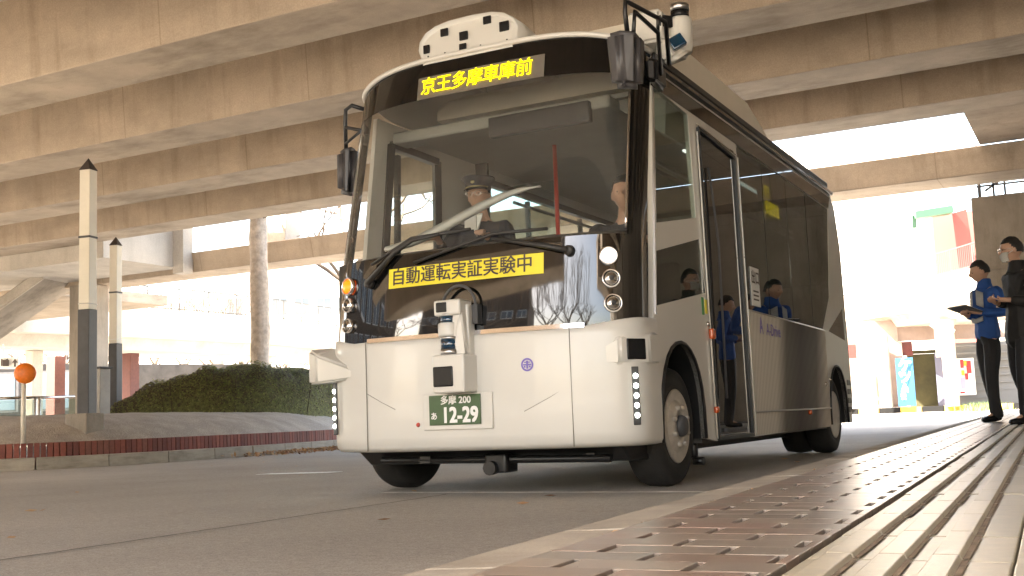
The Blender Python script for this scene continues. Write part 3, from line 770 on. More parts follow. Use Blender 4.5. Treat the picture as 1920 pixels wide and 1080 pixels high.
# ------------------------------------------------------------------ shops at the right rear
b = MB(); a, c = PX(1560, 776, 50), PX(1860, 767, 46)
SW = V(-.3, 1, 0)
b.hexa([V(a.x-20, a.y+2, 0), V(c.x+14, c.y-2.5, 0), V(c.x+14, c.y+20, 0), V(a.x-20, a.y+30, 0), V(a.x-20, a.y+2, .2), V(c.x+14, c.y-2.5, .2), V(c.x+14, c.y+20, .2), V(a.x-20, a.y+30, .2)])
structure('far_pavement', b, M['grey'])
b = MB(); mk = mat('yellow kerb paint', (.45, .28, .03), .6, var=.2, vscale=4); mk2 = mat('black kerb paint', (.012, .012, .012), .9, spec=.05)
A = V(a.x-20, a.y+1.95, 0); C = V(c.x+14, c.y-2.55, 0); L_ = (C-A).length; d = (C-A)/L_; nn = V(d.y, -d.x, 0)
k = 0; s = 0
while s < L_-1:
    b.mi = k % 2
    p, q = A+d*s, A+d*(s+.88); b.hexa([p+nn*.2, q+nn*.2, q, p, p+nn*.17+V(0,0,.24), q+nn*.17+V(0,0,.24), q+V(0,0,.24), p+V(0,0,.24)], .02)
    s += .9; k += 1
structure('striped_kerb', b, [mk, mk2])
shop = thing('shop_front', 'row of small shops with shutter and dim doorway under the footbridge', 'shop', tuple(PX(1700, 765, 49)))
pinkish = mat('pinkish render', (.27, .205, .175), .8, var=.12, vscale=2); dim = mat('dim doorway interior', (.06, .055, .022), .8, var=.3, vscale=1.5)  # shop colours darkened to stand in for shade under the footbridge
def slab(b, x0, y0, x1, y1, d, th=.15):
    a, c = PX(x0, y1, d), PX(x1, y0, d); w = V(c.x-a.x, c.y-a.y, 0); n = V(-w.y, w.x, 0).normalized()*th
    if n.dot(a) < 0: n = -n
    b.hexa([V(a.x, a.y, a.z), V(c.x, c.y, a.z), V(c.x+n.x, c.y+n.y, a.z), V(a.x+n.x, a.y+n.y, a.z), V(a.x, a.y, c.z), V(c.x, c.y, c.z), V(c.x+n.x, c.y+n.y, c.z), V(a.x+n.x, a.y+n.y, c.z)])
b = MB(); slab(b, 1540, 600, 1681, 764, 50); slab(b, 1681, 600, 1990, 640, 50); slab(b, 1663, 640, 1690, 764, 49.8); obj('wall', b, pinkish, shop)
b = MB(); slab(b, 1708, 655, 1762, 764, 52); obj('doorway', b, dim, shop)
b = MB(); slab(b, 1714, 662, 1760, 664, 51.5); obj('lintel_light', b, M['lamp_on'], shop)
b = MB(); slab(b, 1788, 635, 1990, 764, 49.6)
for i in range(9): slab(b, 1788, 640+i*14, 1990, 650+i*14, 49.5)
obj('shutter', b, mat('grey shutter', (.17, .165, .155), .6), shop)
b = MB(); slab(b, 1681, 640, 1710, 668, 49.9); obj('dark_red_board', b, mat('dark red board', (.08, .012, .01), .5, var=.4, vscale=2), shop)
b = MB(); slab(b, 1590, 645, 1612, 672, 49.4); obj('red_board', b, mat('red shop board', (.13, .025, .02), .5), shop)
b = MB(); slab(b, 1565, 730, 1622, 766, 48.5); slab(b, 1595, 695, 1616, 730, 49.3); obj('counter', b, mat('grey counter', (.18, .165, .14), .7), shop)
b = MB(); slab(b, 1760, 660, 1767, 764, 49); obj('blue_post', b, mat('blue grey post', (.07, .075, .115), .6), shop)
b = MB(); slab(b, 1755, 615, 1762, 670, 48.8); obj('hanging_sign', b, mat('pink hanging sign', (.55, .40, .38), .6), shop)
for x0, x1, y0, d, lab in ((1609, 1639, 617, 46.5, 'sunlit white square column at the bus tail under the footbridge'), (1645, 1668, 628, 49.0, 'pale narrow column left of the blue banner')):
    b = MB(); a = PX(x0+8, 764, d); w = (x1-x0)*d/2090
    b.box((a.x-w*.1, a.y, .2), (a.x+w*.8, a.y+w*.8, PX(x0, y0, d).z), .02); mono('column', b, M['pale'], lab, 'column', 'pale columns under the footbridge', (a.x, a.y, .2))
a = PX(1787, 762, 46); b = MB(); r_ = .28; b.lathe([(r_, 0), (r_, 3.25), (r_*1.5, 3.6)], V(a.x, a.y, .2), V(0,0,1), 24); mono('column', b, M['pale'], 'round pale column left of the standing men under the footbridge', 'column', 'pale columns under the footbridge', (a.x, a.y, .2))
# lamp box on the column
b = MB(); a = PX(1752, 605, 45.5); c = PX(1783, 625, 45.5); b.bar(a, c, .55, .28, bev=.03); mono('flood_lamp', b, M['white'], 'white angled lamp box fixed to the round column', 'lamp', loc=a)
# banner, poster
bn = thing('banner', 'tall blue banner with white ticket lettering beside the dim doorway', 'banner', tuple(PX(1698, 764, 48.5)))
b = MB(); slab(b, 1685, 670, 1711, 762, 48.5, .04); obj('cloth', b, mat('blue banner cloth', (.012, .085, .19), .6, var=.15, vscale=2), bn)  # cloth blue darkened too, shade put into the colour
a, c = PX(1685, 700, 48.45), PX(1711, 700, 48.45); dv = (c-a); dv.z = 0; dv.normalize()
b = MB()
for ch, py, s_ in (('ケ', 686, .62), ('ツ', 708, .6), ('A', 728, .5)):
    o_ = PX(1697, py, 48.44); b.text(ch, s_, lambda x, y: o_+dv*x+V(0,0,y), .02)
obj('lettering', b, M['white'], bn)
b = MB(); o_ = PX(1698, 742, 48.44); b.text('券', .42, lambda x, y: o_+dv*x+V(0,0,y), .015); obj('pink_lettering', b, mat('pink print', (.7, .3, .4), .6), bn)
po = thing('poster', 'colourful tall poster in red and yellow on the grey shutter', 'poster', tuple(PX(1812, 740, 49.3)))
b = MB(); slab(b, 1799, 671, 1825, 741, 49.3, .03); obj('sheet', b, M['white'], po)
rp_ = random.Random(6)
for cname, colr, rects in (('red_print', (.35, .02, .025), [(1801, 674, 1806, 690), (1813, 676, 1820, 700), (1810, 700, 1815, 712), (1801, 734, 1814, 738)]), ('yellow_print', (.5, .32, .02), [(1806, 676, 1812, 686), (1815, 702, 1822, 722), (1803, 694, 1808, 704)]), ('pink_print', (.7, .25, .35), [(1802, 708, 1810, 728), (1818, 722, 1823, 732)]), ('blue_print', (.08, .12, .5), [(1815, 734, 1823, 738)])):
    b = MB()
    for q in rects: slab(b, *q, 49.25, .02)
    obj(cname, b, mat(cname.replace('_', ' '), colr, .5), po)
# weeds at the foot
b = MB(); rw = random.Random(4); p0 = PX(1842, 772, 42)
for k in range(260):
    p = V(p0.x+rw.gauss(0, .35), p0.y+rw.gauss(0, .3), 0); h = rw.uniform(.1, .4); d = V(rw.gauss(0, .12), rw.gauss(0, .12), h)
    b.face([p+V(-.02, 0, 0), p+V(.02, 0, 0), p+d])
o = obj('weeds', b, mat('green weeds', (.10, .16, .03), .7)); tag(o, 'tuft of green weeds on the far kerb behind the men', 'weeds', kind='stuff')
# things behind the camera that show up in the glass
building('dark_mirror_block', 'unseen brown block added to darken the reflection beside the amber lamp', V(-26, 5, 0), V(-23.5, -17, 0), 9.5, mat('dark brown block face', (.09, .068, .05), .85, var=.25, vscale=3), 2, 9, 2.0)  # added out of view to darken the front panel's left reflection
building('brick_block', 'brown brick block across the road behind the viewpoint, mirrored in the bus front', V(-12.0, -22, 0), V(-21.5, -20, 0), 10, mat('brown brick wall', (.10, .075, .055), .85, var=.25, vscale=3), 2, 5, 2.2)
for i, (x, y, h) in enumerate(((-12.5, -11, 8), (-6.5, -12.5, 9), (-18, -10, 8), (-3.2, -10.5, 8), (.2, -12, 8))):
    tree((x, y, 0), h, .2, 'bare street tree standing beyond the near edge of the deck', 'street_tree', 8, 60+i, 4, h*.4, 'bare street trees beyond the deck edge')

# ================================================================== the bus
XC, HW = -3.205, 1.035
XRS, XLS = XC+HW, XC-HW
def YC(z): return 5.74+max(0, z-.95)*.09+max(0, z-1.38)*.11
def FY(x, z, off=0.0):
    u = min(abs((x-XC)/HW), .9999)
    return YC(z)-.36*(1-u**3)**(1/3.)+off
bus = thing('minibus', 'white and silver autonomous minibus with black front, lit yellow headsign and roof sensors', 'bus', (XC, 8.4, 0))
def LX(x, z): return x+((.06+.05*max(0, z-.95)/1.5)*min(1, (XC-x)/HW) if x < XC else 0)     # the far flank leans in
NF = 56
def us(n=NF):
    "even-ish steps round the front, left to right"
    out = []
    for i in range(n+1):
        a = -1+2*i/n; out.append(math.sin(a*math.pi/2)*.5+.5*math.copysign(1-(1-abs(a))**2.2, a))
    return out
U = us()
def front(b, z0, z1, nz, off=0.0, u0=-1, u1=1, zf=None, lip=0.0):
    "curved front skin between two heights (zf bends the edge heights with u)"
    L_ = [u for u in U if u0 < u < u1]; L_ = [u0]+L_+[u1]; rows = []
    for j in range(nz+1):
        row = []
        for u in L_:
            za, zb = (z0, z1) if zf is None else zf(u); z = za+(zb-za)*j/nz
            x = XC+HW*u; y = FY(x, z)
            k = 1+off*.9
            row.append(b.bm.verts.new(V(LX(XC+(x-XC)*k, z), y-off, z)))
        rows.append(row)
    b.skin(rows, False, True); return rows
ztop = lambda u: 2.625-.115*abs(u)**4
# bumper (white), with rounded lower and upper lips
b = MB(); rows = []
for z, off in ((.255, -.06), (.262, -.005), (.285, .018), (.34, .022), (.6, .024), (.86, .022), (.895, .016), (.905, -.01), (.905, -.08)):
    row = []
    for u in U:
        x = XC+HW*u; cap = .042*max(0, (abs(u)-.75)/.25) if z > .89 else 0
        row.append(b.bm.verts.new(V(LX(XC+(x-XC)*(1+off*.6), z), FY(x, .6)-off, z+cap)))
    # wrap along the sides to the wheel arch
    row.insert(0, b.bm.verts.new(V(LX(XLS-off*.6, .6), 5.83, row[0].co.z))); row.append(b.bm.verts.new(V(XRS+off*.6, 5.83, row[-1].co.z)))
    rows.append(row)
b.skin(rows, False, True); bumper = obj('bumper', b, M['body'], bus)
def seam(pts, name='panel_gap', w=.0026):
    b = MB(); b.tube([V(x, FY(x, .6)-.0245, z) for x, z in pts], w, 6); return obj(name, b, M['gap'], bumper)
seam([(-2.5, .265), (-2.5, .5), (-2.5, .9)]); seam([(-3.81, .265), (-3.81, .9)])
seam([(-2.5-.27, .46), (-2.62, .53), (-2.5, .595), (-2.35, .66), (-2.21, .70)], w=.0016)
seam([(-3.81, .60), (-3.70, .545), (-3.6, .50)], w=.0016)
# lower skirt
b = MB(); b.hexa([V(-4.05, 5.75, .17), V(-2.32, 5.75, .17), V(-2.25, 6.1, .17), V(-4.12, 6.1, .17), V(-4.05, 5.62, .26), V(-2.32, 5.62, .26), V(-2.25, 6.1, .26), V(-4.12, 6.1, .26)], .01)
b.box((-3.62, 5.64, .18), (-3.55, 5.75, .22)); b.box((-3.16, 5.6, .12), (-3.02, 5.75, .23), .015); b.box((-2.55, 5.66, .18), (-2.5, 5.75, .22)); b.tube([V(-3.9, 5.66, .2), V(-2.4, 5.66, .19)], .022, 8); b.tube([V(-3.11, 5.56, .15), V(-3.11, 5.62, .15)], .04, 12)
obj('underbody_skirt', b, M['black'], bus)
# chrome strip
b = MB(); rr_ = []
for z, off in ((.893, .026), (.918, .022)):
    rr_.append([b.bm.verts.new(V(x, FY(x, .8)-off, z+.0)) for x in [-3.80+i*.0345 for i in range(41)]])
b.skin(rr_, False, True); obj('chrome_strip', b, M['chrome'], bus)
# glossy panel beneath the windscreen
b = MB(); front(b, .90, 1.40, 8, 0.0); obj('gloss_panel', b, M['gloss'], bus)
# windscreen + pillars
UW = .952
b = MB(); front(b, 1.40, 2.36, 14, -.002, -UW, UW, zf=lambda u: (1.40, 2.375-.05*abs(u)**4)); ws = obj('windscreen', b, M['windscreen'], bus)
b = MB(); front(b, 1.40, 2.36, 10, 0, UW, 1, zf=lambda u: (1.40, 2.375-.05*abs(u)**4)); obj('front_pillar', b, M['gloss'], bus)
b = MB(); front(b, 1.40, 2.36, 10, 0, -1, -UW, zf=lambda u: (1.40, 2.375-.05*abs(u)**4)); obj('front_pillar', b, M['gloss'], bus)
b = MB()
for sgn in (1,):
    rr_ = []
    for k in range(14):
        z = 1.43+.80*k/13; x = XC+HW*.947; rr_.append(V(x, FY(x, z)-.004, z))
    b.tube(rr_, .007, 6)
obj('pillar_trim', b, M['chrome'], bus)
# band over the windscreen
b = MB(); front(b, 0, 0, 6, 0.0, zf=lambda u: (2.375-.05*abs(u)**4, ztop(u))); obj('sign_band', b, M['gloss'], bus)
# LED headsign
def sgn_pt(x, y, o_=0.006): X_ = -3.125+x; Z_ = 2.443+y; return V(X_, FY(X_, Z_)-o_, Z_)
b = MB(); b.grid(lambda u, v: sgn_pt(-.43+.86*u, -.072+.144*v), 12, 1); hs = obj('headsign', b, M['sign_back'], bus)
b = MB(); b.text('京王多摩車庫前', .118, lambda x, y: sgn_pt(x-.02, y, .014), .0011, spacing=.9, squash=.97); obj('lettering', b, M['led_y'], hs)
# roof
def roofz(x, y):
    u = abs((x-XC)/HW); return 2.45+.20*(1-min(1, u)**5)**.6
def roof_pt(u, v):
    x = XC+HW*u; y0 = FY(x, ztop(u)); y1 = 11.02; s_ = .3*v**1.0 if v < .5 else None
    y = y0+(y1-y0)*v**2.2
    t = min(1, (y-y0)/.32); e = 1-(1-t)**2.6
    z = ztop(u)+(roofz(x, y)-ztop(u))*e
    if y > 10.55: z -= .16*((y-10.55)/.47)**2
    return V(LX(x, z), y, z+.002)
b = MB(); rows = []
for j in range(41):
    rows.append([b.bm.verts.new(roof_pt(u, j/40)) for u in U])
b.skin(rows, False, True)
# raised lip at the front edge
b.tube([V(LX(XC+HW*u, 2.5), FY(XC+HW*u, ztop(u))-.004, ztop(u)+.006) for u in U], .017, 8)
obj('roof', b, M['body'], bus)
# roof air unit
b = MB()
def pod_ring(y, z, inset): return [V(-4.0+inset, y, 2.5), V(-2.41-inset*.3, y, 2.5), V(-2.41-inset*.3, y, z-.06), V(-2.5-inset, y, z), V(-3.9+inset, y, z), V(-4.0+inset, y, z-.06)]
rows = [[b.bm.verts.new(p) for p in pod_ring(*q)] for q in ((6.5, 2.62, .05), (6.8, 3.03, 0), (8.9, 3.0, 0), (9.4, 2.86, 0), (10.15, 2.60, .02))]
b.skin(rows, True, False); b.bm.faces.new(rows[0][::-1]); b.bm.faces.new(rows[-1]); obj('roof_unit', b, mat('cream roof unit', (.76, .70, .60), .4, var=.05, vscale=2), bus)
# right flank ---------------------------------------------------------------
WY, WZ, TR = 6.22, .345, .345
WY2 = 10.5
def fr_(a, z, d): return V(XRS-d, a, z)
def arch(c, w, h, n=14): return [(c-w*math.cos(math.pi*k/n), .26+(h-.26)*math.sin(math.pi*k/n)**.72) for k in range(n+1)]
outer = [(5.80, .27), (5.80, .94), (5.985, 2.43), (10.72, 2.43), (10.93, 2.30), (11.06, 1.95), (11.12, 1.1), (11.14, .5), (11.06, .26)] + arch(WY2, .37, .79)[::-1] + [(7.66, .235), (7.605, 2.20), (6.755, 2.235), (6.83, .235)] + arch(WY, .375, .83)[::-1]
w1 = [(5.93, 1.50), (6.655, 1.63), (6.60, 2.285), (6.01, 2.315)]
w2 = [(5.865, 1.02), (6.76, 1.165), (6.69, 1.50), (5.905, 1.335)]
w3 = [(7.70, 1.125), (10.05, 1.10), (10.42, 1.42), (10.62, 2.28), (7.64, 2.30)]
w4 = [(10.28, 1.10), (11.02, 1.04), (10.98, 1.36)]
b = MB(); b.panel(outer, [w1, w2, w3, w4], fr_, .03); side = obj('side_panel', b, M['body'], bus)
for w, nm, mt in ((w1, 'front_side_window', 'light_glass'), (w2, 'lower_side_window', 'side_glass'), (w4, 'rear_quarter_panel', 'gloss')):
    b = MB(); b.panel(w, [], lambda a, z, d: V(XRS-.004-d, a, z), .006); obj(nm, b, M[mt], bus)
def wz(y, lo): 
    if lo: return 1.125-.025*(y-7.7)/2.35 if y < 10.05 else 1.10+(y-10.05)*.86
    return 2.30-.0066*(y-7.64)
ys = [7.66, 8.30, 9.02, 9.70, 10.58]
for i in range(4):
    y0, y1 = ys[i]+.008, ys[i+1]-.008
    if i < 3: P_ = [(y0+(.035 if i == 0 else 0), wz(y0, 1)+.002), (y1, wz(y1, 1)+.002), (y1, 2.285), (y0, 2.285)]
    else: P_ = [(y0, 1.108), (10.05, 1.104), (10.40, 1.415), (10.60, 2.27), (y0, 2.28)]
    b = MB(); tilt = (.0, .004, -.004, .003)[i]
    b.panel(P_, [], lambda a, z, d: V(XRS-.003-d+tilt*(a-y0)*.6, a, z), .006); obj('passenger_window', b, M['side_glass'], bus)
b = MB(); b.box((XRS-.028, 7.64, 1.11), (XRS-.006, 7.68, 2.29))
for y in ys[1:4]: b.box((XRS-.02, y-.008, 1.1), (XRS-.008, y+.008, 2.29))
obj('window_divider', b, M['black'], bus)
# dark band and rain rail above the windows
b = MB(); b.panel([(5.95, 2.31), (10.63, 2.285), (10.72, 2.40), (5.99, 2.41)], [], lambda a, z, d: V(XRS+.004-d, a, z), .003); obj('window_head_band', b, M['gloss'], bus)
b = MB(); b.box((XRS-.01, 6.0, 2.425), (XRS+.03, 10.75, 2.455), .006); b.box((XRS-.01, 6.0, 2.475), (XRS+.018, 10.6, 2.52), .008); obj('rain_rail', b, M['black'], bus)
b = MB()
for y0, y1 in ((6.1, 6.42), (6.55, 6.75), (6.95, 10.7)): b.box((XRS+.029, y0, 2.434), (XRS+.033, y1, 2.444))
obj('rail_trim', b, M['chrome'], bus)
# silver graphic on the flank
def flank_mat():
    m_ = bpy.data.materials.new('silver flank graphic'); m_.use_nodes = True
    n = m_.node_tree.nodes; L = m_.node_tree.links; p = n['Principled BSDF']; p.inputs['Metallic'].default_value = 0; p.inputs['Specular IOR Level'].default_value = .05; p.inputs['Roughness'].default_value = .42
    tc = n.new('ShaderNodeTexCoord'); sx = n.new('ShaderNodeSeparateXYZ'); L.new(tc.outputs['Object'], sx.inputs[0])
    # fan lines: angle about a point below the panel
    def mth(op, a, b_=None):
        q = n.new('ShaderNodeMath'); q.operation = op
        for i, v in enumerate((a, b_)):
            if v is None: continue
            if isinstance(v, (int, float)): q.inputs[i].default_value = v
            else: L.new(v, q.inputs[i])
        return q.outputs[0]
    yy = mth('ADD', sx.outputs['Y'], 1.25); zz = mth('ADD', sx.outputs['Z'], .9)
    ang = mth('ARCTAN2', zz, yy)
    st = mth('SINE', mth('MULTIPLY', ang, 150))
    band = n.new('ShaderNodeValToRGB'); e = band.color_ramp.elements
    pos = mth('DIVIDE', mth('ADD', mth('ADD', sx.outputs['Y'], mth('MULTIPLY', sx.outputs['Z'], -.28)), 1.35), 3.1)
    for i, (q, c) in enumerate(((0, (.66, .62, .55)), (.36, (.60, .56, .49)), (.45, (.14, .12, .10)), (.60, (.06, .05, .045)), (.78, (.13, .11, .10)), (.9, (.58, .53, .46)))):  # dark middle stands in for a dark reflection on the silver
        el = e[i] if i < 2 else e.new(q); el.position = q; el.color = (*c, 1)
    L.new(pos, band.inputs[0])
    mx = n.new('ShaderNodeMix'); mx.data_type = 'RGBA'; mx.blend_type = 'MULTIPLY'
    rp = n.new('ShaderNodeValToRGB'); rp.color_ramp.elements[0].position = .2; rp.color_ramp.elements[0].color = (.72, .70, .68, 1); rp.color_ramp.elements[1].position = .7
    L.new(mth('ADD', mth('MULTIPLY', st, .5), .5), rp.inputs[0]); mx.inputs['Factor'].default_value = .35
    L.new(band.outputs[0], mx.inputs['A']); L.new(rp.outputs[0], mx.inputs['B']); L.new(mx.outputs['Result'], p.inputs['Base Color'])
    return m_
b = MB(); b.panel([(7.685, .245), (10.1, .245), (10.12, .7), (10.12, 1.09), (7.70, 1.115)], [], lambda a, z, d: V(XRS+.003-d, a, z), .002); obj('flank_graphic', b, flank_mat(), bus)
b = MB(); b.box((XRS-.001, 7.69, .40), (XRS+.016, 10.1, .412), .003); b.tube([V(XRS+.004, 7.69, 1.118), V(XRS+.004, 10.1, 1.098)], .006, 6); obj('flank_moulding', b, M['silver'], bus)
# door: leaf turned a degree
def dr(a, z, d): return V(XRS+.002-(a-6.8)*.018-d, a, z)
b = MB(); b.panel([(6.845, .262), (7.645, .262), (7.597, 2.19), (6.775, 2.215)], [], dr, .012); door = obj('door', b, M['door_glass'], bus)
b = MB()
for P_ in ([(6.835, .24), (6.765, 2.225)], [(7.655, .24), (7.605, 2.195)], [(6.765, 2.225), (7.605, 2.195)], [(6.835, .25), (7.655, .25)]):
    b.bar(dr(*P_[0], -.004), dr(*P_[1], -.004), .022, .022)
obj('door_frame', b, M['black'], door)
b = MB(); b.bar(V(XRS+.012, 6.792, .25), V(XRS+.012, 6.735, 2.2), .008, .008); b.bar(V(XRS+.012, 7.668, .25), V(XRS+.012, 7.625, 2.2), .006, .006); b.bar(V(XRS+.012, 6.74, 2.25), V(XRS+.012, 7.6, 2.215), .008, .008); obj('door_trim', b, M['silver'], door)
b = MB(); b.tube([dr(6.98, .5, -.03), dr(7.0, 1.5, -.03), dr(6.95, 1.85, -.02), dr(6.93, 2.0, -.01)], .008, 6); b.box((XRS-.02, 6.98, .285), (XRS+.02, 7.42, .31), .005); obj('door_handle_bar', b, M['dark_metal'], door)
# front pillar trim on the flank
b = MB(); b.bar(V(XRS+.003, 5.835, .97), V(XRS+.003, 6.0, 2.40), .007, .009); obj('corner_trim', b, M['chrome'], bus)
# lettering and plates on the flank
b = MB(); b.text('A-Drive', .125, lambda x, y: V(XRS+.006, 8.12+x, 1.0+y), .001, align='LEFT')
b.text('A', .17, lambda x, y: V(XRS+.006, 7.99+x*.8, 1.02+y), .004); obj('lettering', b, M['purple'], bus)
b = MB(); b.box((XRS, 7.80, 1.16), (XRS+.004, 8.02, 1.44), .0); pl = obj('entrance_plate', b, M['white'], bus)
b = MB(); b.text('出口', .105, lambda x, y: V(XRS+.006, 7.91+x, 1.36+y), .002)
for k in range(3): b.face([V(XRS+.006, 7.84, 1.2+k*.03), V(XRS+.006, 7.98, 1.2+k*.03), V(XRS+.006, 7.98, 1.212+k*.03), V(XRS+.006, 7.84, 1.212+k*.03)])
obj('lettering', b, M['ink'], pl)
b = MB(); b.box((XRS-.06, 8.36, 1.84), (XRS-.035, 8.86, 2.16)); sg = obj('side_sign', b, M['black'], bus)
b = MB()
for ch, y0, z0, s_ in (('京王', 8.47, 2.09, .1), ('多摩車庫', 8.6, 1.96, .13)): b.text(ch, s_, lambda x, y: V(XRS-.012, y0+x*.82, z0+y), 0)
obj('lettering', b, M['led_side'], sg)
b = MB(); b.box((XRS, 6.66, 1.02), (XRS+.003, 6.70, 1.13)); obj('green_sticker', b, mat('green sticker', (.04, .25, .06), .5), bus)
b = MB(); b.box((XRS, 6.72, 1.03), (XRS+.003, 6.76, 1.12)); obj('yellow_sticker', b, M['yellow'], bus)
for y, z, s_ in ((6.80, .905, .035), (6.80, .43, .022), (9.3, .38, .02)):
    b = MB(); b.box((XRS, y-s_, z-s_*1.0), (XRS+.03, y+s_, z+s_*1.0), .012); obj('marker_lamp', b, M['amber'], bus)
b = MB()
for y, z in ((6.755, .965), (10.0, .62), (10.18, .66)): b.lathe([(.02, 0), (.018, .01), (.008, .014)], V(XRS, y, z), V(1, 0, 0), 16)
obj('lock', b, M['chrome'], bus)
b = MB()
for k in range(4): b.box((XRS-.004, 10.93, .36+k*.085), (XRS+.004, 11.10, .36+k*.085+.05), .006)
obj('vent', b, M['black'], bus)
# wheel arches
for c, w, h in ((WY, .375, .83), (WY2, .37, .79)):
    b = MB(); rows = [[b.bm.verts.new(V(XLS+.001+q, a, z)) for a, z in arch(c, w, h)] for q in (0, .45)]; b.skin(rows, False, True)
    b.box((XLS+.451, c-.5, .2), (XLS+.47, c+.5, .9)); obj('wheel_arch', b, M['black'], bus)
    b = MB(); rows = [[b.bm.verts.new(V(x, a, z)) for a, z in arch(c, w, h)] for x in (XRS-.001, XRS-.45)]; b.skin(rows, False, True)
    b.box((XRS-.47, c-.5, .2), (XRS-.451, c+.5, .9))
    b.tube([V(XRS+.004, a, z) for a, z in arch(c, w, h)], .011, 6)
    obj('wheel_arch', b, M['black'], bus)
# left flank
def fl_(a, z, d): return V(LX(XLS, z)+d, a, z)
lw = [[(6.05, 1.42), (6.74, 1.42), (6.72, 2.27), (6.13, 2.28)], [(7.32, 1.2), (10.5, 1.2), (10.55, 2.25), (7.28, 2.25)]]
outl = [(5.80, .27), (5.80, .94), (5.985, 2.43), (10.72, 2.43), (11.06, 1.95), (11.14, .5), (11.06, .26)]+arch(WY2, .37, .79)[::-1]+arch(WY, .375, .83)[::-1]
b = MB(); b.panel(outl, lw, fl_, .03); obj('side_panel', b, M['body'], bus)
clr = glass('driver side glass', (.85, .88, .86), 1.45)
for w, nm in zip(lw, ('driver_window', 'passenger_window')):
    b = MB(); b.panel(w, [], lambda a, z, d: V(LX(XLS, z)+.01+d, a, z), .006); gl_ = obj(nm, b, clr, bus)
    b = MB(); c_ = w
    for p, q in zip(c_, c_[1:]+c_[:1]): b.bar(V(LX(XLS, p[1])+.035, *p), V(LX(XLS, q[1])+.035, *q), .05, .05)
    mids = (.42,) if nm == 'driver_window' else (.33, .66)
    for f in mids:
        ya, yb = w[0][0]+(w[1][0]-w[0][0])*f, w[3][0]+(w[2][0]-w[3][0])*f
        b.bar(V(XLS+.03, ya, w[0][1]), V(XLS+.03, yb, w[2][1]), .035, .035)
    obj('frame', b, M['black'], gl_)
# tail
b = MB(); b.hexa([V(XLS, 11.03, .26), V(XRS, 11.03, .26), V(XRS-.08, 11.2, .3), V(XLS+.08, 11.2, .3), V(XLS, 11.08, 1.2), V(XRS, 11.08, 1.2), V(XRS-.08, 11.25, 1.2), V(XLS+.08, 11.25, 1.2)], .02); b.hexa([V(XLS, 11.0, 1.2), V(XRS, 11.0, 1.2), V(XRS-.08, 11.24, 1.2), V(XLS+.08, 11.24, 1.2), V(XLS, 10.7, 2.43), V(XRS, 10.7, 2.43), V(XRS-.1, 10.95, 2.43), V(XLS+.1, 10.95, 2.43)], .02)
obj('tail_panel', b, M['body'], bus)
# floor and cabin
b = MB(); b.box((XLS+.03, 5.95, .30), (XRS-.47, 11.0, .36)); b.box((XLS+.03, 6.62, .23), (XRS-.035, 10.1, .30)); b.box((-3.9, 6.0, .16), (-2.6, 10.9, .28)); obj('floor', b, M['dash'], bus)
b = MB(); b.box((XLS+.06, 6.25, 2.36), (XRS-.06, 10.7, 2.39)); b.box((XLS+.16, 6.12, 2.28), (-2.5, 6.3, 2.36), .02)
b.hexa([V(XRS-.42, 6.3, 2.36), V(XRS-.05, 6.3, 2.10), V(XRS-.05, 10.6, 2.10), V(XRS-.42, 10.6, 2.36), V(XRS-.42, 6.3, 2.38), V(XRS-.03, 6.3, 2.36), V(XRS-.03, 10.6, 2.36), V(XRS-.42, 10.6, 2.38)])
obj('cabin_ceiling', b, M['interior'], bus)
b = MB(); b.box((XLS+.1, 10.5, .4), (XRS-.1, 10.56, 2.36)); obj('rear_bulkhead', b, M['interior'], bus)
b = MB(); rows = []
for x in [XC-.93+1.86*i/24 for i in range(25)]:
    y = FY(x, 1.39); rows.append([b.bm.verts.new(q) for q in (V(x, y+.02, .95), V(x, y+.03, 1.40), V(x, y+.22, 1.45), V(x, y+.45, 1.42), V(x, y+.5, .95))])
b.skin(rows, False, True); obj('dashboard', b, M['dash'], bus)
# pale curved cover along the dashboard
b = MB(); rows = []
for i in range(31):
    f = i/30; x = -3.78+1.02*f; y = FY(x, 1.5)+.10+.10*f; z = 1.47+.27*(f*f*(3-2*f))
    w = .055*math.sin(math.pi*min(1, f*1.0+.06))**.6+.012
    rows.append([b.bm.verts.new(V(x, y, z-w*.5)), b.bm.verts.new(V(x, y-.012, z)), b.bm.verts.new(V(x, y, z+w*.5)), b.bm.verts.new(V(x, y+.02, z))])
b.skin(rows, True, True); obj('dashboard_trim', b, mat('pale grey trim', (.48, .48, .46), .5), bus)
b = MB(); b.box((-3.32, 5.74, 1.56), (-3.24, 5.75, 1.66)); obj('dash_card', b, M['white'], bus)
# steering wheel, partition, rails, seats
b = MB(); ax = V(0, -.35, 1).normalized(); o_ = V(-3.86, 6.35, 1.43)
x_ = V(1, 0, 0); y_ = ax.cross(x_); b.tube([o_+.2*(math.cos(a)*x_+math.sin(a)*y_) for a in [2*math.pi*k/28 for k in range(29)]], .014, 8, cap=False)
for a in (0, 2.1, 4.2): b.bar(o_, o_+.2*(math.cos(a)*x_+math.sin(a)*y_), .03, .015)
b.tube([o_-ax*.5+V(0, -.1, 0), o_], .03, 8); obj('steering_wheel', b, M['black'], bus)
b = MB(); b.tube([V(-3.34, 7.1, .4), V(-3.34, 7.1, 2.36)], .016, 10); b.tube([V(-3.34, 7.1, 1.62), V(-3.62, 7.2, 1.62)], .014, 8); obj('handrail', b, M['red'], bus)
b = MB(); b.box((-4.1, 7.28, .4), (-3.42, 7.31, 1.75), .01); b.box((-4.1, 7.28, 1.76), (-4.0, 7.31, 2.36)); obj('driver_partition', b, M['dash'], bus)
b = MB(); b.box((-4.05, 7.283, 1.75), (-3.45, 7.292, 2.15)); obj('partition_glass', b, M['clear'], bus)
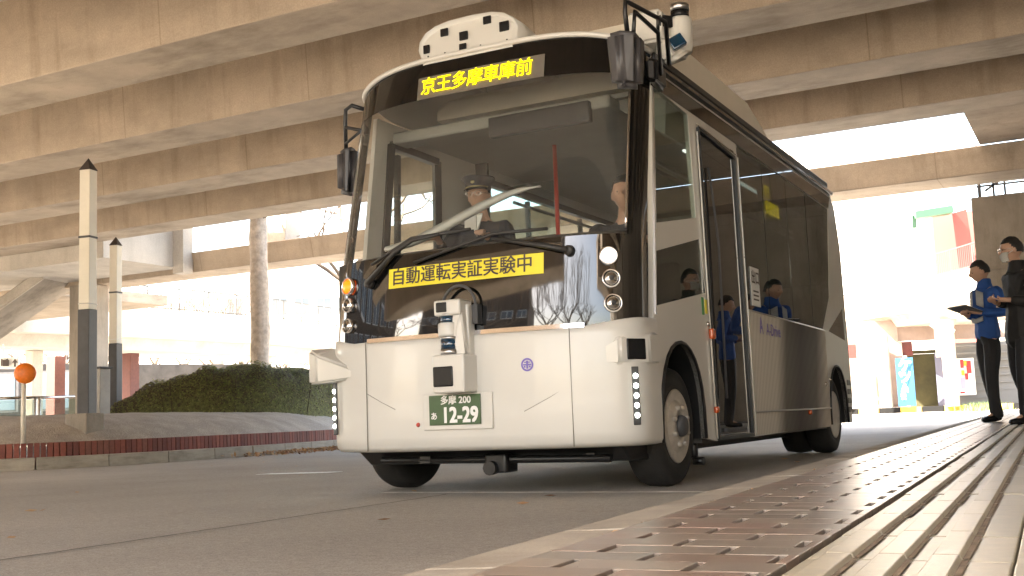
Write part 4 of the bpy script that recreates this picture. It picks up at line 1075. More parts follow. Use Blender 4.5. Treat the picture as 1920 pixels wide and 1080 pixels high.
def seat(x, y, nm='passenger_seat'):
    b = MB(); b.box((x-.21, y-.22, .36), (x+.21, y+.2, .82), .03); b.hexa([V(x-.21, y+.18, .8), V(x+.21, y+.18, .8), V(x+.21, y+.27, .8), V(x-.21, y+.27, .8), V(x-.2, y+.26, 1.42), V(x+.2, y+.26, 1.42), V(x+.2, y+.34, 1.42), V(x-.2, y+.34, 1.42)], .03)
    obj(nm, b, M['seat_f'], bus)
seat(-3.80, 6.93, 'driver_seat')
for y in (7.9, 8.7, 9.5): seat(-3.95, y); seat(-2.5, y+.35)
seat(-2.64, 6.76)
b = MB(); b.box((-3.32, 6.08, 2.20), (-2.62, 6.14, 2.33), .01); obj('cabin_monitor', b, M['black'], bus)
b = MB()
for z in (2.0, 2.06): b.tube([V(XRS-.3, 6.5, z), V(XRS-.3, 10.4, z)], .014, 8)
b.tube([V(XLS+.4, 7.4, 2.05), V(XLS+.4, 10.4, 2.05)], .014, 8); obj('grab_rail', b, M['lidar_top'], bus)
b = MB(); b.box((-2.62, 7.8, 2.345), (-2.5, 8.6, 2.36)); b.box((-2.62, 9.0, 2.345), (-2.5, 9.8, 2.36)); obj('cabin_light', b, M['lamp_on'], bus)
# wheels
def wheel(c, sgn, front_):
    b = MB(); ax = V(sgn, 0, 0); h0 = .012 if front_ else -.09
    b.lathe([(.06, h0-.06), (.062, h0+.02), (.052, h0+.04), (.02, h0+.045), (0, h0+.045)], c, ax, 24)
    w = obj('wheel', b, M['dark_metal'], bus)
    b = MB(); b.lathe([(.2, -.21), (.27, -.22), (.325, -.205), (.343, -.17), (.345, -.11), (.343, -.05), (.328, -.015), (.28, .002), (.215, -.004), (.2, -.02), (.2, -.21)], c, ax, 48, cap=False)
    for k in range(3):
        pass
    obj('tyre', b, M['rubber'], w)
    b = MB()
    if front_: pr = [(.216, -.005), (.205, .004), (.192, -.03), (.178, -.04), (.155, -.008), (.135, .012), (.10, .022), (.07, .022), (.065, .012), (0, .01)]
    else: pr = [(.216, -.005), (.205, .004), (.19, -.04), (.165, -.10), (.12, -.12), (.08, -.12), (0, -.12)]
    b.lathe(pr, c, ax, 48); 
    ang = .4
    for k in range(8):
        a = 2*math.pi*k/8+ang; p = Vector(c)+V(0, math.cos(a), math.sin(a))*.112; b.lathe([(.015, -.01), (.015, .014), (.009, .02)], p+ax*(.018 if front_ else -.12), ax, 8, smooth=False)
    obj('rim', b, M['alloy'], w)
    b = MB()
    for k in range(8):
        a = 2*math.pi*(k+.5)/8+ang; p = Vector(c)+V(0, math.cos(a), math.sin(a))*.168
        b.lathe([(.024, -.03), (.023, .0), (0, .001)], p+ax*(-.018 if front_ else -.095), ax+V(0, math.cos(a), math.sin(a))*.35, 12)
    obj('rim_hole', b, M['black'], w)
for y, f in ((WY, True), (WY2, False)):
    wheel(V(XRS-.045, y, WZ), 1, f); wheel(V(XLS+.045, y, WZ), -1, f)
for sx in (-1, 1):
    b = MB(); b.lathe([(.2, -.21), (.33, -.2), (.345, -.1), (.33, -.0), (.2, 0)], V(XC+sx*(HW-.28), WY2, WZ), V(sx, 0, 0), 32); obj('inner_tyre', b, M['rubber'], bus)
b = MB(); b.tube([V(XLS+.3, WY, .33), V(XRS-.3, WY, .33)], .05, 8); b.tube([V(XLS+.3, WY2, .33), V(XRS-.3, WY2, .33)], .07, 8); obj('axle', b, M['black'], bus)
b = MB(); b.box((XRS-.16, 6.66, .14), (XRS-.09, 6.72, .235), .02); b.tube([V(XRS-.12, 6.69, .12), V(XRS-.05, 6.69, .12)], .025, 8); obj('step_bracket', b, M['black'], bus)
# yellow sticker
def yp(x, z, o_): return V(x, FY(x, z)-o_, z)
def ymap(x, y, o_): return yp(-3.152+x, 1.262+.022*0+y, o_)
b = MB(); b.grid(lambda u, v: ymap(-.505+1.01*u, -.058+.116*v, .003), 14, 1); ys_ = obj('notice_sticker', b, M['yellow'], bus)
b = MB(); b.text('自動運転実証実験中', .105, lambda x, y: ymap(x-.02, y, .006), .0012, spacing=1.0, squash=.985); obj('lettering', b, M['ink'], ys_)
# wipers
def wp(x, z, o_=.03): return V(x, FY(x, z)-o_, z)
wm = mat('dull wiper black', (.03, .028, .026), .5)
b = MB(); b.tube([wp(-2.50, 1.318), wp(-2.62, 1.35), wp(-2.95, 1.428)], [.018, .015, .009], 8); b.lathe([(.03, 0), (.028, .03), (.01, .035)], wp(-2.50, 1.318, .0), V(0, -1, 0), 16); w_ = obj('wiper', b, wm, bus)
b = MB(); b.tube([wp(x, 1.34+.115*(x+3.47)/.52, .02) for x in (-3.47, -3.2, -2.95)]+[wp(-2.62, 1.45, .02)], .010, 6); obj('blade', b, wm, w_)
b = MB(); b.tube([wp(-3.80, 1.25), wp(-3.6, 1.42), wp(-3.48, 1.475), wp(-3.3, 1.49)], [.02, .016, .012, .009], 8); b.lathe([(.03, 0), (.028, .03), (.01, .035)], wp(-3.80, 1.25, .0), V(0, -1, 0), 16); w_ = obj('wiper', b, wm, bus)
b = MB(); b.tube([wp(-3.78, 1.36, .02), wp(-3.5, 1.49, .02), wp(-3.1, 1.50, .02)], .010, 6); obj('blade', b, wm, w_)
# lamps
def lamp(x, z, r, on, nm='headlamp'):
    n = V((FY(x+.01, z)-FY(x-.01, z))/.02*1.0, -1, .1).normalized(); p = V(x, FY(x, z), z)
    b = MB(); b.lathe([(r*1.22, -.01), (r*1.2, .012), (r*1.02, .014), (r*1.0, .004)], p, n, 28, cap=False); h = obj(nm, b, M['chrome'], bus)
    b = MB(); b.lathe([(r, .004), (r*.75, .016), (0, .022)], p, n, 24); obj('lens', b, on, h)
    if on is M['lamp_off']:
        b = MB(); b.lathe([(r*.35, .02), (r*.3, .03), (0, .034)], p, n, 16); obj('bulb', b, M['dark_metal'], h)
for (x, z), on in zip(((-2.303, 1.277), (-2.292, 1.152), (-2.284, 1.017)), ('lamp_on', 'lamp_off', 'lamp_off')): lamp(x, z, .042, M[on])
for (x, z), on in zip(((-3.99, 1.253), (-3.985, 1.137), (-3.98, 1.012)), ('led_a', 'lamp_off', 'lamp_off')): lamp(x, z, .036 if on != 'led_a' else .045, M[on], 'turn_lamp' if on == 'led_a' else 'headlamp')
# vertical running lights
for x, nm in ((-2.214, 'R'), (-4.085, 'L')):
    b = MB(); P_ = [V(x, FY(x, .6)-.020, .37), V(x, FY(x, .6)-.020, .675)]
    n = V((FY(x+.005, .6)-FY(x-.005, .6))/.01, -1, 0).normalized(); tg = V(-n.y, n.x, 0)
    c_ = V(x, FY(x, .6), .52)+n*.022
    b.obox(c_, tg*.022, n*.006, V(0, 0, .155), .005); dl = obj('running_light', b, M['dark_metal'], bus)
    for k in range(5): b = MB(); b.lathe([(.014, 0), (.012, .007), (0, .01)], c_+n*.005+V(0, 0, .105-k*.052), n, 14); obj('diode', b, M['led_w'], dl)
# corner sensor fairings
b = MB(); b.hull([V(-2.47, 5.42, .695), V(-2.47, 5.42, .72), V(-2.242, 5.47, .685), V(-2.242, 5.47, .84), V(-2.14, 5.645, .685), V(-2.14, 5.645, .85), V(-2.14, 5.82, .69), V(-2.14, 5.82, .87), V(-2.25, 5.6, .87), V(-2.3, 5.6, .7)], .014, 3); cf_ = obj('corner_fairing', b, M['body'], bus)
c_ = V(-2.187, 5.563, .768); n = V(.865, -.5, 0).normalized(); tg = V(-n.y, n.x, 0)
b = MB(); b.obox(c_, tg*.062, n*.006, V(0, 0, .056), .006); obj('camera', b, M['lens'], cf_)
b = MB(); b.hull([V(-3.84, 5.42, .695), V(-3.84, 5.42, .72), V(-4.20, 5.41, .675), V(-4.20, 5.41, .85), V(-4.385, 5.58, .68), V(-4.385, 5.58, .895), V(-4.35, 5.85, .69), V(-4.35, 5.85, .91), V(-4.2, 5.6, .90), V(-4.1, 5.6, .7)], .014, 3); obj('corner_fairing', b, M['body'], bus)
# sensor mast
b = MB(); x0, x1 = -3.245, -3.062; yb = 5.375
b.box((x0+.03, 5.30, .59), (x1, yb, 1.06), .01)
b.box((x0, 5.235, 1.0), (x1-.015, yb, 1.088), .014)
b.hull([V(x0+.10, 5.24, .78), V(x1, 5.27, .78), V(x1, yb, .78), V(x0+.1, yb, .78), V(x0+.10, 5.26, 1.02), V(x1-.015, 5.25, 1.02), V(x1-.015, yb, 1.02), V(x0+.1, yb, 1.02)], .008)
b.lathe([(.062, .885), (.064, .90), (.064, .955), (.058, .962)], V(-3.175, 5.285, 0), V(0, 0, 1), 28)
b.box((x0-.008, 5.215, .575), (x1+.012, yb, .785), .012); mast = obj('sensor_mast', b, M['body'], bus)
b = MB(); b.lathe([(.05, .96), (.05, .998)], V(-3.175, 5.285, 0), V(0, 0, 1), 28); b.lathe([(.055, .815), (.055, .87)], V(-3.165, 5.275, 0), V(0, 0, 1), 28); obj('lidar_window', b, M['lidar'], mast)
b = MB(); b.lathe([(.051, .998), (.051, 1.012)], V(-3.175, 5.285, 0), V(0, 0, 1), 28); b.lathe([(.056, .87), (.056, .884)], V(-3.165, 5.275, 0), V(0, 0, 1), 28); b.lathe([(.057, .785), (.057, .815)], V(-3.165, 5.275, 0), V(0, 0, 1), 28); obj('lidar_ring', b, M['lidar_top'], mast)
b = MB(); b.box((x0+.018, 5.228, 1.02), (x0+.085, 5.24, 1.075), .006); obj('camera', b, M['lens'], mast); b = MB(); b.box((x0+.0, 5.207, .61), (x0+.125, 5.22, .72), .008); obj('camera', b, M['lens'], mast)
b = MB(); b.tube([V(-3.15+.105*math.cos(a), 5.355, 1.06+.115*math.sin(a)) for a in [math.pi*k/20 for k in range(-3, 24)]], .009, 8); b.box((-3.055, 5.33, .95), (-3.02, yb+.01, 1.06), .005); obj('guard_hoop', b, M['dark_metal'], bus)
# number plate
b = MB(); b.box((-3.40, 5.345, .375), (-2.955, 5.365, .575), .004); fp = obj('plate_holder', b, M['body'], bus)
b = MB(); b.box((-3.355, 5.335, .402), (-3.025, 5.344, .567), .003); np_ = obj('number_plate', b, M['plate_g'], fp)
b = MB(); pz = lambda cx_, cz_: (lambda x, y: V(cx_+x, 5.3335, cz_+y))
b.text('多摩 200', .052, pz(-3.18, .536), .0012); b.text('12-29', .118, pz(-3.155, .452), .0035, squash=.86); b.text('あ', .044, pz(-3.322, .45), .0008); obj('lettering', b, M['white'], np_)
b = MB(); b.lathe([(.014, 0), (.010, .008), (0, .01)], V(-3.445, 5.36, .408), V(0, -1, 0), 14); obj('rod_cap', b, M['red'], bus)
# emblem
ec = (-2.742, .71); ey = FY(ec[0], .6)-.026
b = MB()
def ering(r0, r1, n=40):
    for k in range(n):
        a0, a1 = 2*math.pi*k/n, 2*math.pi*(k+1)/n
        b.face([V(ec[0]+r*math.cos(a), FY(ec[0]+r*math.cos(a), .6)-.0262, ec[1]+r*math.sin(a)) for r, a in ((r0, a0), (r1, a0), (r1, a1), (r0, a1))])
ering(.026, .036)
for q in ((-.006, -.022, .006, .022), (-.024, -.004, .024, .004), (-.018, .010, .018, .016), (-.02, -.016, -.010, -.006), (.010, -.016, .02, -.006)): b.face([V(ec[0]+x, FY(ec[0]+x, .6)-.0264, ec[1]+z) for x, z in ((q[0], q[1]), (q[2], q[1]), (q[2], q[3]), (q[0], q[3]))])
obj('emblem', b, M['purple'], bus)
# roof dome with cameras
b = MB(); rows = []
for (y, zt, xl, xr) in ((5.66, 2.66, -3.50, -2.86), (5.665, 2.76, -3.52, -2.84), (5.70, 2.84, -3.50, -2.86), (5.80, 2.915, -3.44, -2.90)):
    pass
def dome(a, t):
    "a: 0..1 left to right outline, t: 0 base .. 1 crown"
    return None
prof = [(-3.55, 2.60), (-3.585, 2.75), (-3.575, 2.82), (-3.53, 2.885), (-3.46, 2.925), (-3.36, 2.945), (-3.2, 2.95), (-3.06, 2.94), (-2.98, 2.91), (-2.92, 2.86), (-2.885, 2.78), (-2.885, 2.60)]
prof = [(x, 2.6+(z-2.6)*.76) for x, z in prof]
rows = []
for y, sc_, dz in ((5.74, .0, 0), (5.66, .90, 0), (5.672, .97, 0), (5.70, 1, 0), (5.86, 1.0, 0), (6.05, .96, -.03), (6.4, .8, -.2)):
    cxm = -3.235; row = []
    for x, z in prof:
        zz = 2.60+(z-2.60)*(sc_ if sc_ else .85)*(1 if dz == 0 else (1+dz)); row.append(b.bm.verts.new(V(cxm+(x-cxm)*(sc_ if sc_ else .8), y+(.10*(zz-2.6)/.35 if y < 5.7 else 0), zz)))
    rows.append(row)
b.skin(rows[1:], False, True); b.bm.faces.new(rows[1])
dome_ = obj('sensor_dome', b, M['body'], bus)
b = MB()
for x, z, w, h in ((-3.40, 2.855, .055, .05), (-3.10, 2.88, .055, .05), (-3.255, 2.785, .06, .055), (-2.975, 2.79, .066, .062), (-3.515, 2.735, .045, .055), (-3.25, 2.685, .05, .045)):
    z = 2.6+(z-2.6)*.78; y = 5.655+.10*(z-2.6)/.35-.004; b = MB(); b.obox(V(x, y, z), V(w/2, 0, 0), V(0, .006, 0), V(0, .0, h/2), .006); obj('camera', b, M['lens'], dome_)
b = MB()
for x in (-3.5, -3.38, -3.13, -2.95): b.lathe([(.006, 0), (.004, .004)], V(x, 5.674, 2.655), V(0, -1, 0), 8)
obj('screws', b, M['dark_metal'], dome_)
# right roof sensor cluster
b = MB(); b.hull([V(-2.36, 6.1, 2.62), V(-2.36, 6.1, 2.83), V(-2.30, 6.6, 2.6), V(-2.30, 6.6, 2.8), V(-2.14, 6.1, 2.62), V(-2.14, 6.1, 2.82), V(-2.10, 6.5, 2.60), V(-2.10, 6.5, 2.78)], .02, 3)
b.lathe([(.06, 2.56), (.068, 2.62), (.07, 2.76), (.062, 2.775)], V(-2.065, 6.24, 0), V(0, 0, 1), 28)
b.hull([V(-2.2, 6.15, 2.5), V(-2.2, 6.3, 2.5), V(-2.08, 6.15, 2.49), V(-2.0, 6.22, 2.56), V(-2.0, 6.3, 2.6), V(-2.2, 6.15, 2.66), V(-2.2, 6.35, 2.66), V(-2.03, 6.2, 2.68)], .02, 3)
rs = obj('roof_sensor', b, M['body'], bus)
b = MB(); b.lathe([(.055, 2.775), (.055, 2.82)], V(-2.065, 6.24, 0), V(0, 0, 1), 28); obj('lidar_window', b, M['lens'], rs)
b = MB(); b.lathe([(.057, 2.82), (.057, 2.855), (.05, 2.862)], V(-2.065, 6.24, 0), V(0, 0, 1), 28); obj('lidar_ring', b, M['lidar_top'], rs)
b = MB(); b.obox(V(-2.128, 6.155, 2.745), V(.03, .03, 0), V(.01, -.01, 0), V(0, 0, .036), .006); obj('camera', b, M['lens'], rs)
b = MB(); n = V(.35, -.9, .15).normalized(); t_ = V(.75, .35, .45).normalized(); t_ = (t_-n*t_.dot(n)).normalized(); b.obox(V(-2.06, 6.145, 2.60), t_*.045, n*.02, n.cross(t_)*.04, .008); obj('side_lidar', b, M['lidar'], rs)
# mirrors
b = MB(); b.hull([V(-2.193, 5.33, 2.445), V(-1.99, 5.33, 2.42), V(-2.178, 5.35, 2.14), V(-2.015, 5.35, 2.115), V(-2.18, 5.46, 2.43), V(-2.0, 5.46, 2.41), V(-2.17, 5.45, 2.16), V(-2.02, 5.45, 2.13), V(-2.09, 5.28, 2.43), V(-2.09, 5.30, 2.14)], .03, 4); mr_ = obj('mirror', b, mat('mirror housing', (.055, .052, .055), .38, var=.1, vscale=6), bus)
b = MB(); top = V(-2.067, 5.35, 2.60)
b.tube([V(-2.075, 5.38, 2.43), top+V(-.004, 0, -.06), top, top+V(.02, .03, -.01), V(-1.97, 5.7, 2.57), V(-2.06, 5.98, 2.42)], .013, 8)
b.tube([V(-2.04, 5.38, 2.43), V(-2.035, 5.40, 2.55), V(-2.0, 5.65, 2.50), V(-2.1, 5.95, 2.36)], .012, 8)
b.tube([V(-1.985, 5.62, 2.585), V(-2.0, 5.65, 2.5)], .01, 6); b.tube([V(-2.08, 5.42, 2.43), V(-2.2, 5.5, 2.46), V(-2.28, 5.75, 2.50)], .009, 6); b.hull([V(-2.17, 5.88, 2.32), V(-2.10, 5.88, 2.30), V(-2.12, 6.1, 2.30), V(-2.19, 6.1, 2.3), V(-2.17, 5.88, 2.46), V(-2.10, 5.88, 2.44), V(-2.12, 6.1, 2.44), V(-2.19, 6.1, 2.46)], .02)
obj('bracket', b, M['black'], mr_)
s_ = 5.95/5.7
b = MB(); zf = lambda z: CAMH+(z-CAMH)*s_
b.hull([V(-4.415, 5.93, zf(2.16)), V(-4.26, 5.93, zf(2.19)), V(-4.415, 5.93, zf(1.90)), V(-4.285, 5.93, zf(1.855)), V(-4.40, 6.03, zf(2.16)), V(-4.27, 6.03, zf(2.18)), V(-4.40, 6.03, zf(1.9)), V(-4.29, 6.03, zf(1.87)), V(-4.34, 5.90, zf(2.17)), V(-4.35, 5.9, zf(1.88))], .03, 4); ml_ = obj('mirror', b, mat('mirror shell', (.055, .052, .055), .38, var=.1, vscale=6), bus)
b = MB(); b.tube([V(-4.35, 5.97, zf(2.17)), V(-4.345, 5.96, zf(2.36)), V(-4.33, 5.95, zf(2.43)), V(-4.28, 5.95, zf(2.452)), V(-4.2, 5.98, zf(2.42))], .014, 8); b.tube([V(-4.345, 5.96, zf(2.32)), V(-4.18, 5.96, zf(2.27))], .012, 8); b.tube([V(-4.35, 5.96, zf(2.21)), V(-4.19, 5.96, zf(2.29))], .010, 8); obj('bracket', b, M['black'], ml_)

# ================================================================== people
M['skin'] = mat('skin', (.50, .30, .21), .5, var=.06, vscale=12)
M['hair'] = mat('black hair', (.012, .010, .009), .55, bump=.5, bscale=120)
M['eye'] = mat('eye', (.03, .02, .015), .2)
M['mask'] = mat('white face mask', (.8, .8, .78), .8, bump=.15, bscale=60)
def skinned(chains, sub=1, voxel=None, extra=None, smooth=4):
    "chains: lists of (point, radius); joined where points coincide"
    bm = bmesh.new(); sk = bm.verts.layers.skin.verify(); seen = {}
    for ch in chains:
        prev = None; 
        for p, r in ch:
            key = tuple(round(c, 4) for c in p)
            if key in seen: v = seen[key]
            else:
                v = bm.verts.new(p); v[sk].radius = (r, r) if not isinstance(r, tuple) else r; seen[key] = v
            if prev is not None and prev is not v:
                try: bm.edges.new((prev, v))
                except ValueError: pass
            prev = v
    # one root per island
    done = set(); bm.verts.ensure_lookup_table()
    for v in bm.verts:
        if v in done: continue
        v[sk].use_root = True; stck = [v]
        while stck:
            q = stck.pop()
            if q in done: continue
            done.add(q); stck += [e.other_vert(q) for e in q.link_edges]
    me = bpy.data.meshes.new('skeleton'); bm.to_mesh(me); bm.free()
    ob = bpy.data.objects.new('skeleton', me); COL.objects.link(ob)
    md = ob.modifiers.new('s', 'SKIN'); md.use_smooth_shade = True; md.branch_smoothing = .6
    s2 = ob.modifiers.new('d', 'SUBSURF'); s2.levels = sub; s2.render_levels = sub
    dg = bpy.context.evaluated_depsgraph_get(); m1 = bpy.data.meshes.new_from_object(ob.evaluated_get(dg)); bpy.data.objects.remove(ob)
    if extra or voxel:
        bm = bmesh.new(); bm.from_mesh(m1)
        bmesh.ops.holes_fill(bm, edges=[e for e in bm.edges if e.is_boundary], sides=0); bmesh.ops.recalc_face_normals(bm, faces=bm.faces)
        for e in extra or []:
            tmp = bpy.data.meshes.new('t'); e.to_mesh(tmp); e.free(); bm.from_mesh(tmp); bpy.data.meshes.remove(tmp)
        bm.to_mesh(m1); bm.free()
        ob = bpy.data.objects.new('b', m1); COL.objects.link(ob)
        if voxel:
            rm = ob.modifiers.new('r', 'REMESH'); rm.mode = 'VOXEL'; rm.voxel_size = voxel; rm.use_smooth_shade = True
            if smooth: sm = ob.modifiers.new('m', 'SMOOTH'); sm.iterations = smooth; sm.factor = .5
        dg = bpy.context.evaluated_depsgraph_get(); m2 = bpy.data.meshes.new_from_object(ob.evaluated_get(dg)); bpy.data.objects.remove(ob); m1 = m2
    for p in m1.polygons: p.use_smooth = True
    return m1
def head_bm(c, tilt=0.0, turn=0.0, s=1.0):
    "skull with brow, nose, lips, chin and ears; faces -Y"
    bm = bmesh.new(); bmesh.ops.create_uvsphere(bm, u_segments=36, v_segments=26, radius=1)
    for v in bm.verts:
        x, y, z = v.co
        X_, Y_, Z_ = x*.076, y*.096, z*.118
        if z < -.1:
            k = min(1, (-z-.1)/.8); X_ *= 1-.30*k; Y_ = Y_*(1-.12*k) if y < 0 else Y_*(1-.42*k)
        if y < -.45:
            f = (-y-.45)/.55
            nose = math.exp(-(x/.16)**2)*math.exp(-((z+.12)/.20)**2)*f; Y_ -= .030*nose
            Y_ -= .010*math.exp(-(x/.2)**2)*math.exp(-((z+.20)/.10)**2)*f
            Y_ += .012*(math.exp(-((x-.38)/.2)**2)+math.exp(-((x+.38)/.2)**2))*math.exp(-((z-.02)/.13)**2)*f
            Y_ -= .006*math.exp(-(x/.5)**2)*math.exp(-((z-.2)/.1)**2)*f
            Y_ -= .008*math.exp(-(x/.28)**2)*(math.exp(-((z+.46)/.05)**2)+math.exp(-((z+.56)/.05)**2))*f
            Y_ -= .012*math.exp(-(x/.3)**2)*math.exp(-((z+.85)/.16)**2)*f
        v.co = (X_, Y_, Z_)
    for sx in (-1, 1):
        r = bmesh.ops.create_uvsphere(bm, u_segments=10, v_segments=8, radius=1)
        for v in r['verts']: v.co = (sx*.078+v.co.x*.010, .012+v.co.y*.020, -.008+v.co.z*.032)
    Mx = Matrix.Translation(c) @ Matrix.Rotation(turn, 4, 'Z') @ Matrix.Rotation(tilt, 4, 'X') @ Matrix.Scale(s, 4)
    bmesh.ops.transform(bm, matrix=Mx, verts=bm.verts); return bm, Mx
def hand(w, d, palm_n, side, curl=.8):
    "palm and five curled fingers; d = pointing direction, palm_n = palm normal, side = thumb side"
    d = Vector(d).normalized(); n = Vector(palm_n); n = (n-d*n.dot(d)).normalized(); s_ = d.cross(n)*side
    w = Vector(w); k = w+d*.085
    ch = [[(tuple(w), .021), (tuple(w+d*.045), (.030, .020)), (tuple(k), (.030, .016))]]
    for i, (o_, l) in enumerate(((.030, .068), (.010, .078), (-.010, .072), (-.029, .056))):
        b0 = w+d*.07+s_*o_; b1 = b0+d*(.018+l*.38)+n*l*.15*curl; b2 = b1+(d*(1-.8*curl)+n*.9*curl).normalized()*l*.34; b3 = b2+(d*(.4-1.0*curl)+n*1.0).normalized()*l*.28
        ch.append([(tuple(b0), .0095), (tuple(b1), .009), (tuple(b2), .0083), (tuple(b3), .0072)])
    t0 = w+d*.025+s_*.022; t1 = t0+(d*.7+s_*.7+n*.2).normalized()*.04; t2 = t1+(d*.8+n*.6).normalized()*.032; t3 = t2+(d*.7+n*.7).normalized()*.024
    ch.append([(tuple(t0), .0125), (tuple(t1), .0115), (tuple(t2), .0098), (tuple(t3), .008)])
    return ch
def hair_bm(Mx, low=-.2, front=.42, s=1.045):
    bm = bmesh.new(); bmesh.ops.create_uvsphere(bm, u_segments=40, v_segments=30, radius=1)
    kill = []
    for v in bm.verts:
        x, y, z = v.co; lim = front if y < -.35 else (low if y > .15 else low+(front-low)*(.15-y)/.5)
        if z < lim-.02: kill.append(v)
        k = s*(1+.05*noise.noise(V(x*5, y*5, z*5))+.035*noise.noise(V(x*17, y*17, z*7)))
        v.co = (x*.080*k, y*.100*k+.004, z*.121*k+.003)
    bmesh.ops.delete(bm, geom=kill, context='VERTS')
    r = bmesh.ops.solidify(bm, geom=bm.faces[:], thickness=.010)
    for f in bm.faces: f.smooth = True
    bmesh.ops.transform(bm, matrix=Mx, verts=bm.verts); return bm
def to_mb(me, Mw):
    b = MB(); b.bm.from_mesh(me); bmesh.ops.transform(b.bm, matrix=Mw, verts=b.bm.verts); bpy.data.meshes.remove(me); return b
def wrap(bm, Mw):
    b = MB(); b.bm.free(); b.bm = bm; bmesh.ops.transform(b.bm, matrix=Mw, verts=b.bm.verts); return b

def person(label, loc, rot, scale, J, jacket, trousers, shoes=None, hat=False, mask=False, glasses=False, coat=None, head=(0, 0, 0), hands=None, seated=False, collar=None, hair=True, legs=True):
    t = thing('person', label, 'person', loc)
    Mw = Matrix.Translation(loc) @ Matrix.Rotation(rot, 4, 'Z') @ Matrix.Scale(scale, 4)
    P = lambda k: tuple(J[k])
    mid = lambda a, b_, f: tuple(Vector(J[a]).lerp(Vector(J[b_]), f))
    ch = [[(P('pelvis'), (.07, .055)), (P('waist'), (.08, .06)), (P('chest'), (.11, .08)), (P('neckb'), (.062, .055)), (P('neck'), (.052, .052)), (mid('neck', 'head', .6), .05)]]
    for s_ in 'lr':
        ch.append([(P('chest'), (.11, .08)), (P('sh'+s_), .040), (P('el'+s_), .032), (mid('el'+s_, 'wr'+s_, .35), .037), (P('wr'+s_), .024)])
        if legs: ch.append([(P('pelvis'), (.07, .055)), (P('hip'+s_), .045), (P('kn'+s_), .038), (mid('kn'+s_, 'an'+s_, .35), .038), (P('an'+s_), .028), (tuple(Vector(J['toe'+s_])-V(0, 0, .012)), .018)])
    hd, Mh = head_bm(Vector(J['head']), head[0], head[1])
    for s_, sd_ in (('l', 1), ('r', -1)):
        if hands and s_ in hands: ch += hand(J['wr'+s_], *hands[s_])
    body = skinned(ch, 1, .0075, [hd], 3)
    bo = obj('body', to_mb(body, Mw), M['skin'], t)
    b = MB()
    for sx in (-1, 1): b.lathe([(.009, 0), (.007, .003), (0, .004)], Mh @ V(sx*.029, -.0785, .004), Mh.to_3x3() @ V(0, -1, 0), 10)
    bmesh.ops.transform(b.bm, matrix=Mw, verts=b.bm.verts); obj('eyes', b, M['eye'], t)
    if hair:
        obj('hair', wrap(hair_bm(Mh, *((-.25, .45) if not hat else (-.3, .3))), Mw), M['hair'], t)
    # jacket
    jr = 1.0
    ch = [[(mid('pelvis', 'waist', -.75), (.165, .125)), (mid('pelvis', 'waist', -.05), (.165, .125)), (P('waist'), (.155, .115)), (P('chest'), (.165, .118)), (mid('chest', 'neckb', .75), (.085, .075)), (mid('neckb', 'neck', .35), (.066, .066))]]
    for s_ in 'lr': ch.append([(P('chest'), (.165, .118)), (P('sh'+s_), .070), (P('el'+s_), .058), (mid('el'+s_, 'wr'+s_, .5), .054), (mid('el'+s_, 'wr'+s_, .95), .042)])
    if coat:
        ch[0] = [(coat, (.20, .17)), (mid('pelvis', 'waist', -.6), (.19, .155)), (mid('pelvis', 'waist', -.1), (.178, .14))]+ch[0][2:]
    obj('jacket', to_mb(skinned(ch, 1, .009, None, 3), Mw), jacket, t)
    if collar: 
        b = MB(); b.lathe([(.105, -.075), (.084, -.04), (.072, .0), (.070, .035), (.064, .045), (.060, .03)], Vector(J['neckb']).lerp(Vector(J['neck']), .45), V(0, 0, 1), 24); bmesh.ops.transform(b.bm, matrix=Mw, verts=b.bm.verts); obj('collar', b, collar, t)
    if legs:
        ch = [[(mid('pelvis', 'waist', .3), (.135, .102)), (P('pelvis'), (.138, .105))]]
        for s_ in 'lr': ch.append([(P('pelvis'), (.138, .105)), (P('hip'+s_), .118), (mid('hip'+s_, 'kn'+s_, .4), .098), (P('kn'+s_), .074), (P('an'+s_), .060), (tuple(Vector(J['an'+s_])+V(0, .01, -.075)), .062)])
        obj('trousers', to_mb(skinned(ch, 1, .009, None, 3), Mw), trousers, t)
        for s_ in 'lr':
            a, c_ = Vector(J['an'+s_]), Vector(J['toe'+s_]); f = V(c_.x-a.x, c_.y-a.y, 0).normalized()
            ch = [[(tuple(V(a.x, a.y, .125)), .046), (tuple(V(a.x, a.y, .09)), .046), (tuple(V(a.x, a.y, .05)), (.042, .048))], [(tuple(V(a.x, a.y, .05)-f*.055), (.036, .042)), (tuple(V(a.x, a.y, .05)), (.042, .048)), (tuple(V(a.x, a.y, .042)+f*.09), (.045, .036)), (tuple(V(a.x, a.y, .034)+f*.165), (.040, .026))]]
            bm_ = to_mb(skinned(ch, 2), Mw)
            zmin = min(v.co.z for v in bm_.bm.verts)
            for v in bm_.bm.verts: v.co.z += loc[2]-zmin
            obj('shoe', bm_, shoes or M['lens'], t)
    if mask:
        b = MB()
        def mp(u, v):
            a = (u-.5)*2.2; z = -.015-.085*v; r = .075+.016*math.sin(math.pi*v)
            return Mh @ V(math.sin(a)*.078*(1-.15*v), -math.cos(a)*(.098+.014*math.sin(math.pi*v)-.006*v)-.004+.006, z-.004)
        b.grid(mp, 14, 8); 
        for sx in (-1, 1): b.tube([Mh @ V(sx*.068, -.045, -.035), Mh @ V(sx*.080, .0, -.01)], .0025, 5)
        bmesh.ops.solidify(b.bm, geom=b.bm.faces[:], thickness=.003)
        bmesh.ops.transform(b.bm, matrix=Mw, verts=b.bm.verts); obj('face_mask', b, M['mask'], t)
